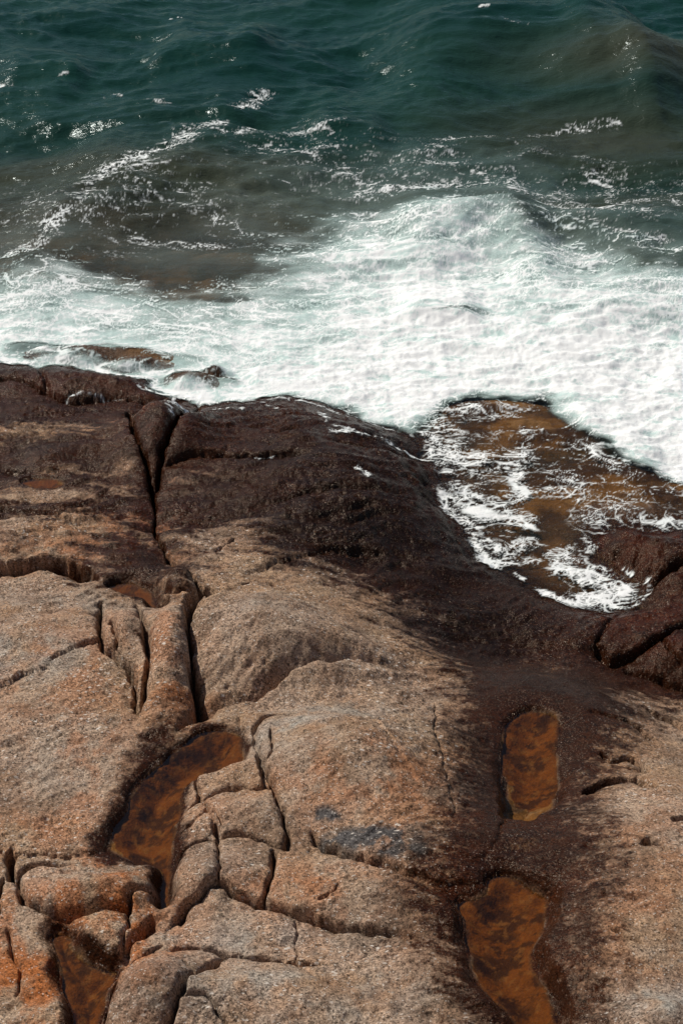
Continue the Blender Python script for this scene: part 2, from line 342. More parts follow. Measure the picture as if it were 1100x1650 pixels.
# rock outlines: name, polygon, label (first match wins)
ROCKS = [
    ('boulder', [(1004,1655),(1015,1638),(1040,1627),(1070,1630),(1100,1642),(1140,1660),(1140,1720),(1000,1720)], 'pale grey boulder cut off by the bottom right corner'),
    ('dome_rock', [(212,700),(228,672),(258,653),(290,652),(320,650),(316,680),(300,710),(275,742),(260,762),(245,775),(227,750),(216,725)], 'dark wet dome-shaped rock between two branches of the fissure'),
    ('rock_column', [(262,965),(258,935),(265,921),(282,922),(305,945),(327,977),(300,987),(268,985)], 'short leaning rock column above the long pinkish pillar'),
    ('rock_pillar', [(222,1000),(268,985),(300,987),(328,981),(310,992),(305,1040),(310,1100),(317,1140),(325,1157),(310,1176),(290,1203),(262,1200),(226,1180),(228,1165),(238,1128),(245,1092),(238,1060),(232,1030)], 'long pinkish rock pillar lying in the fissure above the amber pool'),
    ('rock_sliver', [(166,990),(190,968),(210,972),(222,1000),(232,1030),(238,1060),(245,1092),(238,1128),(228,1165),(226,1172),(220,1140),(216,1100),(186,1081),(168,1072),(163,1040)], 'narrow cracked rock sliver left of the pinkish pillar'),
    ('rock_chip', [(294,1280),(316,1262),(317,1285),(325,1306),(300,1318)], 'small dark rock chip at the amber pool edge'),
    ('rock_block', [(316,1262),(350,1248),(400,1236),(415,1250),(428,1282),(434,1300),(425,1299),(382,1291),(350,1298),(322,1310),(317,1285)], 'flat topped rock block, topmost of the cluster beside the amber pool'),
    ('rock_block', [(322,1310),(350,1298),(382,1291),(425,1299),(440,1297),(456,1328),(461,1354),(465,1386),(437,1376),(415,1366),(385,1362),(356,1366),(352,1368),(345,1345),(338,1326)], 'rounded knobbly rock block in the middle of the cluster'),
    ('rock_block', [(300,1318),(322,1310),(338,1326),(345,1345),(352,1368),(330,1368),(300,1378),(283,1392),(281,1350)], 'small striped rock wedge between amber pool and knobbly block'),
    ('rock_block', [(283,1392),(300,1378),(330,1368),(352,1370),(357,1400),(356,1420),(352,1443),(340,1447),(320,1460),(300,1472),(282,1486),(274,1470),(274,1410)], 'smooth rounded rock block with overhanging lower edge by the pool outlet'),
    ('rock_block', [(352,1370),(356,1366),(385,1362),(415,1366),(437,1376),(443,1388),(440,1408),(434,1432),(427,1464),(390,1456),(356,1441),(357,1400)], 'squarish rock block under the knobbly one, cracks on all sides'),
    ('rock_wedge', [(276,1541),(310,1531),(340,1535),(365,1543),(345,1568),(315,1588),(295,1564)], 'small triangular rock wedge between two bottom cracks'),
    ('rock_outcrop', [(295,1564),(276,1541),(255,1560),(225,1580),(205,1610),(195,1660),(190,1780),(240,1780),(250,1700),(276,1652),(300,1616),(315,1588)], 'grey rounded rock at the bottom left of the diagonal crack'),
    ('rock_block', [(30,1440),(32,1415),(48,1398),(75,1390),(120,1392),(175,1398),(200,1405),(246,1403),(260,1415),(250,1447),(232,1452),(212,1462),(205,1481),(150,1482),(100,1488),(65,1477),(40,1462)], 'broad rust stained block overhanging the small dark pool'),
    ('rock_lump', [(115,1500),(140,1485),(205,1481),(212,1462),(232,1452),(250,1447),(250,1490),(232,1512),(205,1532),(192,1560),(170,1556),(160,1532),(140,1547),(120,1527)], 'orange lobed rock knob tucked under the rust stained block'),
    ('rock_strip', [(250,1490),(276,1478),(282,1486),(276,1541),(255,1560),(225,1580),(205,1610),(195,1660),(190,1780),(140,1780),(158,1660),(172,1620),(192,1566),(205,1532),(232,1512)], 'orange sloping rock strip beside the lower drain crack'),
    ('rock_outcrop', [(282,1486),(300,1472),(320,1460),(340,1447),(356,1441),(390,1456),(430,1465),(478,1481),(476,1525),(478,1556),(425,1548),(365,1543),(340,1535),(310,1531),(276,1541)], 'pale grey brown slab band just below the block cluster'),
    ('rock_outcrop', [(478,1481),(525,1496),(550,1502),(600,1511),(645,1521),(700,1535),(750,1540),(766,1590),(812,1628),(860,1700),(870,1780),(240,1780),(250,1700),(276,1652),(300,1616),(315,1588),(345,1568),(365,1543),(425,1548),(478,1556)], 'large pale slab along the bottom edge left of the front pool'),
    ('rock_outcrop', [(465,1386),(461,1354),(505,1358),(512,1376),(550,1394),(580,1405),(615,1416),(650,1431),(682,1443),(728,1455),(742,1490),(750,1540),(700,1535),(645,1521),(600,1511),(550,1502),(525,1496),(475,1480),(427,1464),(434,1432),(443,1388)], 'reddish slab band below the big slab with the grey oval'),
    ('rock_outcrop', [(387,1176),(400,1150),(430,1140),(450,1126),(480,1111),(530,1103),(580,1096),(640,1098),(700,1112),(760,1130),(806,1180),(806,1260),(812,1345),(790,1400),(775,1446),(722,1451),(682,1443),(650,1431),(615,1416),(580,1405),(550,1394),(512,1376),(505,1358),(461,1354),(456,1328),(440,1297),(425,1264),(400,1236),(390,1205)], 'big sunlit slab with arched crack and dark grey oval patch'),
    ('shore_rock', [(40,586),(70,592),(100,586),(135,594),(175,603),(215,609),(252,612),(265,580),(200,548),(120,540),(60,560)], 'wet brown rock awash in white foam at the left shore'),
    ('shore_rock', [(250,625),(262,633),(285,638),(318,645),(335,640),(360,605),(300,575),(262,590)], 'small wet rock just breaking through foam above the fissure'),
    ('rock_strip', [(-400,560),(-60,560),(0,575),(40,586),(70,592),(100,586),(135,594),(175,603),(215,609),(252,612),(250,625),(262,633),(285,638),(318,645),(322,648),(290,652),(258,653),(240,655),(190,650),(140,655),(105,655),(70,642),(35,630),(0,627),(-150,640),(-400,660)], 'dark wet rock strip along the left waterline'),
    ('rock_outcrop', [(-400,660),(-150,640),(0,627),(35,630),(70,642),(105,655),(140,655),(190,650),(240,655),(258,653),(228,672),(212,700),(216,725),(227,750),(240,772),(247,800),(252,835),(246,862),(265,895),(262,930),(215,935),(172,945),(150,942),(115,920),(75,915),(35,919),(0,925),(-60,935),(-160,960),(-400,1000)], 'dark banded slab on the left above the long shadowed ledge crack'),
    ('rock_outcrop', [(-400,1000),(-160,960),(-60,935),(0,925),(35,919),(75,915),(115,920),(150,942),(172,958),(178,975),(166,990),(163,1040),(168,1072),(186,1081),(216,1100),(220,1140),(226,1172),(240,1200),(240,1240),(215,1270),(195,1310),(165,1370),(100,1378),(40,1372),(-40,1365),(-400,1370)], 'huge speckled pinkish slab on the left below the ledge crack'),
    ('rock_outcrop', [(-400,1370),(-40,1365),(40,1372),(100,1378),(165,1370),(186,1380),(215,1394),(175,1398),(120,1392),(75,1390),(48,1398),(32,1415),(30,1440),(40,1462),(65,1477),(100,1488),(82,1496),(90,1550),(104,1600),(124,1655),(128,1700),(130,1780),(-400,1780)], 'orange stained slab in the bottom left corner'),
    ('rock_outcrop', [(322,648),(362,647),(400,645),(432,636),(470,634),(500,640),(528,652),(560,690),(545,730),(560,744),(640,750),(712,752),(706,780),(712,812),(722,826),(748,850),(764,885),(790,912),(824,926),(850,990),(840,1050),(820,1110),(806,1180),(760,1130),(700,1112),(640,1098),(580,1096),(530,1103),(480,1111),(450,1126),(430,1140),(400,1150),(387,1176),(330,1172),(317,1140),(310,1100),(305,1040),(310,992),(327,977),(305,945),(280,920),(265,895),(246,862),(252,835),(247,800),(250,796),(260,762),(275,742),(300,710),(316,680)], 'great dark wet slab in the middle sloping from foam to dry rock'),
    ('rock_outcrop', [(528,652),(580,672),(625,690),(664,704),(680,722),(668,738),(712,752),(640,750),(560,744),(545,730),(560,690)], 'black wedge shaped slab pointing into the washing foam'),
    ('shore_rock', [(957,890),(960,866),(980,852),(1010,852),(1050,862),(1100,850),(1180,845),(1300,850),(1300,890),(1180,900),(1105,921),(1075,930),(1052,941),(1036,958),(1014,936),(985,916)], 'wet reddish rock on the right between surge channel and dark cleft'),
    ('rock_lump', [(1060,1044),(1080,1030),(1130,1020),(1180,1020),(1180,1090),(1140,1090),(1100,1076),(1075,1062)], 'rusty orange rock knob at the right edge'),
    ('shore_rock', [(1036,958),(1052,941),(1075,930),(1105,921),(1180,900),(1300,890),(1300,1015),(1130,1020),(1080,1030),(1060,1044),(1030,1056),(1000,1066),(975,1066),(960,1046),(972,1022),(990,1000)], 'dark brown rock hump on the right below the cleft'),
    ('rock_outcrop', [(1500,1110),(1140,1105),(1040,1120),(990,1150),(965,1200),(962,1236),(920,1300),(910,1335),(922,1375),(915,1415),(940,1470),(910,1520),(920,1580),(940,1650),(960,1780),(1500,1780)], 'big dry pinkish slab on the right with small broken ledges'),
]

# wet rock: everything inside this outline is dark and soaked
WET = [(-400,520),(-400,900),(0,850),(60,860),(110,880),(160,925),(200,960),(262,985),(285,950),(300,930),(300,880),(360,860),(430,885),(520,915),(600,955),(680,1010),(725,1070),(745,1140),(760,1230),
       (752,1320),(725,1390),(685,1440),(700,1520),(755,1600),(820,1720),(950,1720),(930,1600),(915,1530),(955,1470),(935,1400),(920,1330),(945,1280),(985,1215),(1010,1160),(1070,1130),(1500,1110),(1500,520)]
#==END TRACE==

# ------------------------------------------------------------------ terrain heights
TONGUE_X = 1.55
def gully(x, y):
    x = np.asarray(x, float); y = np.asarray(y, float)
    w = np.where(x < TONGUE_X, 1.15, 3.2)
    return np.exp(-((x - TONGUE_X) / w) ** 2) * sstep(6.2, 9.8, y)

def zbase(x, y):
    g = gully(x, y)
    z = z0(y)
    return np.where(z > 0, z * (1 - .80 * g), z)

def on_shelf(px, py, dz=0.0):
    z = 0.6
    for _ in range(25):
        x, y = on_plane(px, py, z)
        z = .5 * z + .5 * (float(zbase(x, y)) + dz)
    return x, y

SEA_POLY = plane_pts(SHORE, SHORE_Z)
SEA_POLY = smooth_poly(SEA_POLY, closed=False, k=1) + [(4000.0, 6000.0), (-4000.0, 6000.0)]
for k, p in POOLS.items():
    ax, ay = on_shelf(*p['at'], p['dz'])
    p['z'] = float(zbase(ax, ay)) + p['dz']
    p['w'] = smooth_poly(plane_pts(p['p'], p['z']), k=2)
CRACK_W = [(smooth_poly(shelf_pts(c[0]), closed=False, k=1),) + c[1:] for c in CRACKS]
DOME_W = [on_shelf(d[0], d[1], d[4] * .5) + d[2:4] + (d[4] * 1.35,) for d in DOMES]
# rocks awash, and rocks under water (photo points on the sea level)
ISLES = [(150,574,.85,.26,.19),(90,570,.5,.16,.14),(215,588,.45,.18,.15),(308,614,.30,.22,.17),(345,600,.22,.12,.13),(800,655,.5,.2,.07),
         (860,690,.6,.35,.05),(1010,800,.9,.6,.05),(720,790,.3,.2,.05)]
ISLE_W = [on_plane(a, b, .05) + (c, d, e) for a, b, c, d, e in ISLES]
REEFS = [(960,275,1.9,1.3,.95),(1070,170,2.0,.9,.95),(370,436,1.0,.35,.95),(340,486,.7,.25,.95),(730,508,.8,.2,.6),(60,340,2.6,1.1,.75),(400,330,2.2,.5,.5),(1000,380,2.0,.6,.8)]
REEF_W = [on_plane(a, b, -.4) + (c, d, e) for a, b, c, d, e in REEFS]

def sea_sdf(X, Y):
    return fast_sdf(X, Y, SEA_POLY)

def terrain(X, Y, detail=True):
    shape = X.shape
    X = X.ravel(); Y = Y.ravel()
    H = zbase(X, Y)
    for (cx, cy, rx, ry, h) in DOME_W:
        m = (np.abs(X - cx) < rx * 2.2) & (np.abs(Y - cy) < ry * 2.2)
        q = ((X[m] - cx) / rx) ** 2 + ((Y[m] - cy) / ry) ** 2
        H[m] += h * np.exp(-q * 1.1)
    near = (Y < 22)
    # broad relief and foliation
    H += .075 * fbm(X * .55, Y * .7, 3, 3)
    if detail:
        m = near & (np.abs(X) < 9) & (Y > 2.5)
        x = X[m]; y = Y[m]
        wx = x + .18 * perlin(x * 1.3, y * 1.3, 40); wy = y + .18 * perlin(x * 1.3, y * 1.3, 41)
        sx = wx * .94 + wy * .34; sy = -wx * .34 + wy * .94
        H[m] += .020 * fbm(x * 2.3, y * 3.0, 11, 3)
        rough = .55 + .45 * sstep(-.4, .5, fbm(x * .8, y * .8, 19, 2))
        H[m] += rough * (.016 + .012 * sstep(8.5, 10, y)) * (ridged(sx * 1.3, sy * 6.0, 21, 4, .55) - 1.0)          # foliation ribs
        H[m] += rough * .010 * fbm(x * 14, y * 17, 27, 3, .55)
        # flakes and pits
        f1, f2, rid = voronoi(wx * 3.1 + .3 * perlin(x * 6, y * 6, 51), wy * 5.2, 8)
        H[m] += .010 * (rid - .5) * sstep(.03, .10, f2 - f1) * rough
        f1, f2, rid = voronoi(wx * 9, wy * 11, 9)
        H[m] -= .012 * (rid > .86) * sstep(.36, .08, f1)
        del f1, f2, rid
    # cracks and steps
    wob = .018
    WX = X + wob * perlin(X * 9, Y * 9, 60) + .009 * perlin(X * 20, Y * 20, 62)
    WY = Y + wob * perlin(X * 9, Y * 9, 61) + .009 * perlin(X * 20, Y * 20, 63)
    for pts, w, dep, L, R, tp in CRACK_W:
        L, R = [(a_ * (.72 if b_ < .15 else .95), b_ * (.62 if b_ < .15 else .9)) for a_, b_ in (L, R)]
        reach = max(L[1], R[1], w * 3) + .02
        xs = [p[0] for p in pts]; ys = [p[1] for p in pts]
        m = (X > min(xs) - reach) & (X < max(xs) + reach) & (Y > min(ys) - reach) & (Y < max(ys) + reach)
        if not m.any():
            continue
        d, side, arc, tot = line_dist(WX[m], WY[m], pts)
        t = np.ones(d.shape)
        if tp[0] > 0: t *= sstep(-.02, tp[0], arc)
        if tp[1] > 0: t *= sstep(-.02, tp[1], tot - arc)
        wv = .86 * w * (.55 + .45 * t) * np.clip(1 + .9 * perlin(arc * 4, arc * 0 + .5 + tot, 70) + .2 * perlin(arc * 13, arc * 0 + .5, 71), .35, 1.9)
        cut = dep * np.exp(-(d / (wv * .62)) ** 2)
        dl = L[0] * np.clip(1 - d / L[1], 0, 1) ** 2.5
        dr = R[0] * np.clip(1 - d / R[1], 0, 1) ** 2.5
        H[m] -= t * (1.35 * cut + 1.0 * np.where(side > 0, dl, dr))
    # pools
    for k, p in POOLS.items():
        sdf = poly_sdf(X + .03 * perlin(X * 6, Y * 6, 66), Y + .03 * perlin(X * 6, Y * 6, 67), p['w'], 1.2)
        m = sdf > -1.2
        s = sdf[m]; h = H[m]; zw = p['z']
        lumps = .018 * fbm(X[m] * 5, Y[m] * 6, 80, 3)
        inside = zw - .008 - p['dep'] * sstep(0, .16, s) - .02 * sstep(.1, .4, s) + np.clip(lumps, -.05, .03)
        d = np.maximum(-s, 0)
        wgt = np.exp(-(d / (p['reach'] * .42)) ** 2)
        bank = zw + .022 * sstep(0, .025, d) + .22 * d + .6 * np.maximum(h - zw, 0) * sstep(0, .08, d)
        H[m] = np.where(s > 0, inside, np.maximum(h * (1 - wgt) + bank * wgt, zw + .012 - 4 * np.maximum(d - .10, 0)))
    # the shore
    s = sea_sdf(X + 2.2 * (WX - X), Y + 2.2 * (WY - Y))
    d = np.maximum(-s, 0)
    wgt = np.exp(-(d / .55) ** 2)
    bank = SHORE_Z + .30 * d + .4 * (H - zbase(X, Y)) * sstep(0, .3, d)
    land = np.maximum(H * (1 - wgt) + bank * wgt, SHORE_Z + .004 + .05 * np.minimum(d, .4))
    sp = np.maximum(s, 0)
    depth = .015 + .075 * sp + .08 * np.maximum(sp - 1.5, 0) + .40 * np.maximum(sp - 4.5, 0) - .40 * np.maximum(sp - 16, 0)
    bed = SHORE_Z - depth + np.clip(.10 * fbm(X * .9, Y * 1.2, 90, 4), -.2, .2) * sstep(.2, 2.0, sp) + .03 * fbm(X * 3, Y * 4, 95, 3) * sstep(.05, .6, sp)
    H = np.where(s > 0, bed, land)
    for (cx, cy, rx, ry, h) in REEF_W:
        m = (np.abs(X - cx) < rx * 2.6) & (np.abs(Y - cy) < ry * 2.6)
        q = ((X[m] - cx) / rx) ** 2 + ((Y[m] - cy) / ry) ** 2
        n = fbm(X[m] * 1.6, Y[m] * 2.2, 97, 3)
        H[m] = H[m] + (np.maximum(-.16 + .12 * n, H[m]) - H[m]) * np.clip(h, 0, 1) * np.exp(-q * (1 + .5 * n))
    for (cx, cy, rx, ry, h) in ISLE_W:
        m = (np.abs(X - cx) < rx * 2.6) & (np.abs(Y - cy) < ry * 2.6)
        q = ((X[m] - cx) / rx) ** 2 + ((Y[m] - cy) / ry) ** 2
        n = fbm(X[m] * 3.2, Y[m] * 4.5, 98, 4)
        H[m] = np.maximum(H[m], SHORE_Z - .05 + (h * .62 + .05 + .035 * n) * np.exp(-q * 1.1) - .12 * sstep(.8, 3, q))
    return H.reshape(shape)

# ------------------------------------------------------------------ the sea surface
RIDGES = [  # crest line, reach towards the viewer, reach behind, height
    ([(-60,430),(60,392),(120,345),(170,300),(230,262),(290,238),(345,214),(395,180),(430,152),(470,130)], .8, 1.4, .15),
    ([(560,150),(650,118),(720,88),(780,66),(850,60),(930,82),(1010,104),(1120,110)], 1.3, 2.2, .42),
    ([(600,372),(680,352),(740,338),(790,332),(830,345),(880,378),(930,392)], .7, 1.0, .17),
    ([(980,150),(1040,128),(1100,118),(1180,110)], .9, 1.4, .26),
    ([(220,75),(280,62),(360,58),(470,72)], .9, 1.5, .22),
    ([(640,500),(700,497),(790,503)], .16, .7, .10),
    ([(880,46),(960,30),(1040,32)], 1.2, 1.5, .2), ([(-40,130),(60,118),(150,128)], .9, 1.4, .16), ([(480,210),(560,196),(640,205)], .8, 1.3, .10),
    ([(860,628),(905,640),(930,672),(985,710),(1030,745),(1100,772)], .3, .6, .05),
]
RIDGE_W = [(smooth_poly(plane_pts(r[0], .15), closed=False, k=2),) + r[1:] for r in RIDGES]

def sea_z(X, Y, sdf):
    a = sstep(.8, 5.0, sdf)
    far = np.clip(1 - (Y - 40) / 200, .0, 1)
    # warped, rotated coordinates so that crests wander
    wx = X + .5 * perlin(X * .35, Y * .5, 101); wy = Y + .35 * perlin(X * .35, Y * .5, 102)
    ca, sa = math.cos(.16), math.sin(.16)
    rx, ry = wx * ca + wy * sa, -wx * sa + wy * ca
    z = .21 * fbm(rx * .20, ry * .5, 110, 2) * a
    z += far * a * .056 * (crested(rx * .62, ry * 1.25, 115, 2, .45) - .6)
    z += far * (.25 + .75 * a) * .020 * (crested(rx * 1.7, ry * 3.3, 120, 2, .45) - .6)
    z += far * (.3 + .7 * a) * .009 * fbm(rx * 5.0, ry * 8.0, 125, 2)
    rid = np.zeros(X.shape)
    for pts, rf, rb, h in RIDGE_W:
        px_ = np.array([p[0] for p in pts]); py_ = np.array([p[1] for p in pts])
        o_ = np.argsort(px_); px_, py_ = px_[o_], py_[o_]
        L_ = px_[-1] - px_[0]
        u = (X * .65 + wx * .35 - px_[0]) / L_
        m = (u > 0) & (u < 1) & (Y > py_.min() - 6) & (Y < py_.max() + 6)
        if not m.any(): continue
        xm = px_[0] + u[m] * L_
        st = .15 * L_
        slope = (np.interp(xm + st, px_, py_) - np.interp(xm - st, px_, py_)) / (2 * st)
        yc = (np.interp(xm - .3 * st, px_, py_) + np.interp(xm + .3 * st, px_, py_)) / 2
        d = (wy[m] * .35 + Y[m] * .65 - yc) / np.sqrt(1 + slope ** 2)
        t = sstep(0, .3, u[m]) * sstep(0, .3, 1 - u[m])
        prof = np.where(d > 0, np.exp(-(d / rb) ** 2), np.exp(-(np.abs(d) / rf) ** 1.7))
        rid[m] += 1.1 * h * t * prof
    return z + rid + SHORE_Z + .012

# foam: broad bands and single strands (photo points on the sea level)
FOAM_TOP = [(-2500,500),(-900,440),(-200,418),(0,418),(60,408),(130,408),(190,425),(240,430),(300,448),(350,425),(400,392),(450,352),(520,332),(600,322),(650,316),(700,304),(770,302),(825,330),(880,358),(960,380),(1040,392),(1100,415),(1300,450),(2000,480),(3500,500)]
FOAM_BOT = [(3500,800),(2000,790),(1400,790),(1180,790),(1100,772),(1060,755),(1020,742),(985,712),(945,690),(915,670),(905,640),(880,632),(840,640),(770,636),(705,642),(690,655),(660,690),(640,680),(600,668),(560,655),(528,648),(500,642),(470,636),(432,640),(400,647),
            (362,649),(335,652),(318,647),(285,640),(262,635),(250,627),(252,612),(215,610),(175,605),(135,596),(100,588),(70,594),(40,588),(0,583),(-60,580),(-300,577),(-900,602),(-2500,642)]
FOAM_LOW = [(3500,1100),(-2500,1100)]
FOAM_BAND = plane_pts(FOAM_TOP, .05) + plane_pts(FOAM_LOW, SHORE_Z)
FOAM_POLY = plane_pts(FOAM_TOP, .05) + plane_pts(FOAM_BOT, SHORE_Z)
FOAM_CORE = smooth_poly(plane_pts([(-2500,560),(-200,470),(0,470),(120,452),(230,480),(330,500),(420,470),(470,400),(560,372),(680,360),(740,345),(800,352),(860,400),(960,430),(1100,450),(1300,480),(3500,560)], .05), closed=False, k=1) + plane_pts(FOAM_LOW, SHORE_Z)
TONGUE_FOAM = [  # strand, reach (m), strength
    ([(705,640),(690,690),(722,720),(745,750),(790,770),(835,742),(842,720)], .20, .50),
    ([(735,738),(757,750),(775,745)], .15, .80), ([(735,790),(790,808),(835,800),(845,780),(832,760)], .14, .66), ([(840,745),(835,790),(800,812)], .10, .55),
    ([(716,795),(730,825),(750,845),(772,858)], .06, .75), ([(735,800),(760,822),(790,842),(815,832),(828,850)], .16, .64),
    ([(722,826),(748,850),(764,885),(790,912)], .06, .74), ([(795,905),(830,902),(858,905)], .06, .62), ([(824,926),(840,934)], .03, .65), ([(770,870),(812,890),(850,880)], .12, .52),
    ([(870,957),(910,972),(950,975)], .06, .85), ([(915,900),(905,912),(930,935),(952,930),(975,960),(985,975)], .13, .72), ([(945,965),(975,972),(992,955)], .12, .90), ([(888,895),(905,892),(925,885)], .07, .6),
    ([(945,870),(955,880),(948,890)], .05, .65), ([(1010,985),(1028,970),(1030,945)], .03, .62), ([(1005,925),(1020,935)], .03, .6),
    ([(535,745),(600,742),(650,744),(715,746)], .03, .68), ([(540,734),(570,738)], .03, .55), ([(512,690),(516,706),(522,722)], .04, .62),
    ([(690,660),(760,668),(820,662),(880,650)], .14, .50), ([(830,700),(880,720),(940,735),(1000,760)], .22, .44), ([(820,760),(870,790),(930,800),(1000,815)], .25, .42), ([(1020,840),(1060,850),(1100,845)], .14, .5),
    ([(900,770),(935,810),(955,840)], .20, .44), ([(860,640),(905,650),(930,690)], .14, .55),
    ([(-60,580),(0,584),(40,588),(70,593),(100,588),(135,596),(175,605),(215,611),(252,614),(250,627),(285,640),(320,648)], .07, .95), ([(60,575),(110,585),(170,592),(235,600)], .12, .5),
    ([(318,648),(300,652),(290,655)], .04, .75), ([(302,712),(288,726),(274,742)], .05, .72), ([(405,802),(425,800),(440,796)], .03, .62), ([(575,815),(582,830)], .03, .6), ([(335,690),(360,688),(395,686)], .03, .5), ([(430,672),(440,690)], .03, .55), ([(345,662),(380,660),(430,664),(470,656)], .03, .52), ([(470,660),(500,664),(535,680),(560,690)], .04, .55), ([(560,672),(600,690),(640,702)], .05, .6), ([(690,700),(705,730),(716,760)], .07, .6), ([(110,655),(150,652),(190,655)], .03, .5), ([(225,640),(250,645)],.03,.5),
]
LACE = [
    ([(20,408),(60,392),(95,365),(150,322),(165,295),(178,290)], 0.16, 0.49), ([(100,360),(160,345),(175,325)], 0.25, 0.33), ([(170,290),(230,262),(275,245),(300,222),(345,214),(352,208)], 0.20, 0.55),
    ([(330,216),(372,228),(400,216),(428,216)], 0.10, 0.40), ([(375,185),(410,170),(428,152)], 0.13, 0.55), ([(420,205),(450,220),(500,216),(545,208)], 0.10, 0.42), ([(430,240),(480,252),(540,262),(600,250)], 0.12, 0.40),
    ([(160,300),(210,290),(265,275),(300,300),(340,345)], 0.35, 0.26), ([(30,330),(60,345),(130,350)], 0.15, 0.32), ([(220,370),(280,380),(340,382)], 0.12, 0.38), ([(300,330),(340,345),(420,362)], 0.12, 0.38),
    ([(560,270),(620,262),(680,245),(740,240)], 0.25, 0.33), ([(720,225),(790,212),(830,222)], 0.14, 0.35), ([(590,300),(660,290),(740,282),(830,290)], 0.30, 0.40), ([(840,300),(900,315),(960,330),(1020,345)], 0.35, 0.38),
    ([(870,200),(930,190),(990,185)], 0.14, 0.32), ([(930,245),(960,250)], 0.10, 0.38), ([(850,330),(930,360),(1020,372),(1060,395)], 0.30, 0.38), ([(1060,380),(1090,400)], 0.15, 0.44), ([(960,265),(980,290),(1010,320)], 0.25, 0.31),
    ([(172,150),(185,146),(195,152)], 0.06, 0.49), ([(0,128),(8,130)], 0.06, 0.55), ([(270,25),(282,24)], 0.06, 0.44), ([(775,60),(786,58)], 0.06, 0.53), ([(812,74),(838,78)], 0.06, 0.35), ([(240,165),(258,168)], 0.11, 0.26), ([(95,122),(110,122)], 0.06, 0.38),  # first two spots are sun glints on the water, painted as foam
]
TONGUE_W = [(smooth_poly(plane_pts(p, SHORE_Z), closed=False, k=2), w, s) for p, w, s in TONGUE_FOAM]
LACE_W = [(smooth_poly(plane_pts(p, .12), closed=False, k=2), w, s) for p, w, s in LACE]

def foam_density(X, Y):
    wx = X + .25 * fbm(X * 1.6, Y * 1.9, 140, 3); wy = Y + .16 * fbm(X * 1.6, Y * 1.9, 145, 3)
    e = fast_sdf(wx, wy, FOAM_BAND); c = fast_sdf(wx, wy, FOAM_CORE)
    e0 = fast_sdf(X + .30 * (wx - X) + .05 * fbm(X * 5, Y * 6, 148, 3), Y + .30 * (wy - Y) + .04 * fbm(X * 5, Y * 6, 149, 3), FOAM_POLY)
    # a sharp front on the rock side, a ragged loose edge on the sea side
    band = .46 * sstep(-.35, .9, e) + .24 * sstep(-.3, 1.3, c) + .20 * sstep(.8, 2.6, c)
    front = sstep(-.24, .10, e0)
    seaside = sstep(.3, 1.2, Y - 14.6)
    front = np.maximum(front, seaside)
    F = band * front
    band = band * front
    halo = sstep(-2.4, .3, e) * sstep(-.3, .3, e0 + 3 * seaside)
    G = np.zeros(X.shape)
    for W in (TONGUE_W, LACE_W):
        for pts, w, s in W:
            r = w * 3.2
            m = (X > min(p[0] for p in pts) - r) & (X < max(p[0] for p in pts) + r) & (Y > min(p[1] for p in pts) - r) & (Y < max(p[1] for p in pts) + r)
            if not m.any(): continue
            k = .35
            d, _, _, _ = line_dist(X[m] * (1 - k) + wx[m] * k, Y[m] * (1 - k) + wy[m] * k, pts)
            G[m] = np.maximum(G[m], s * np.exp(-(d / w) ** 2 * .8))
    for (px, py, rx, ry, s) in ((180,350,2.4,1.6,.22),(640,280,3.0,1.2,.24),(950,320,2.2,1.4,.28),(860,750,.9,.8,.26),(1010,790,.9,.5,.24),(480,240,1.6,1.0,.20)):
        cx, cy = on_plane(px, py, .03)
        G = np.maximum(G, s * np.exp(-((X - cx) / rx) ** 2 - ((Y - cy) / ry) ** 2))
    # rocks awash shed the foam
    for (cx, cy, rx, ry, h) in ISLE_W:
        if h >= .12:
            F *= 1 - .68 * np.exp(-(((wx - cx) / rx) ** 2 + ((wy - cy) / ry) ** 2) * 1.0)
    for (px, py, rx, ry, s) in ((345,484,.5,.16,.8),(375,434,.75,.22,.75),(725,510,.75,.09,.55),(430,470,.5,.15,.3),(860,655,.5,.16,.6)):
        cx, cy = on_plane(px, py, .03)
        F *= 1 - s * np.exp(-((wx - cx) / rx) ** 2 - ((wy - cy) / ry) ** 2)
    return np.maximum(F, G), band, halo

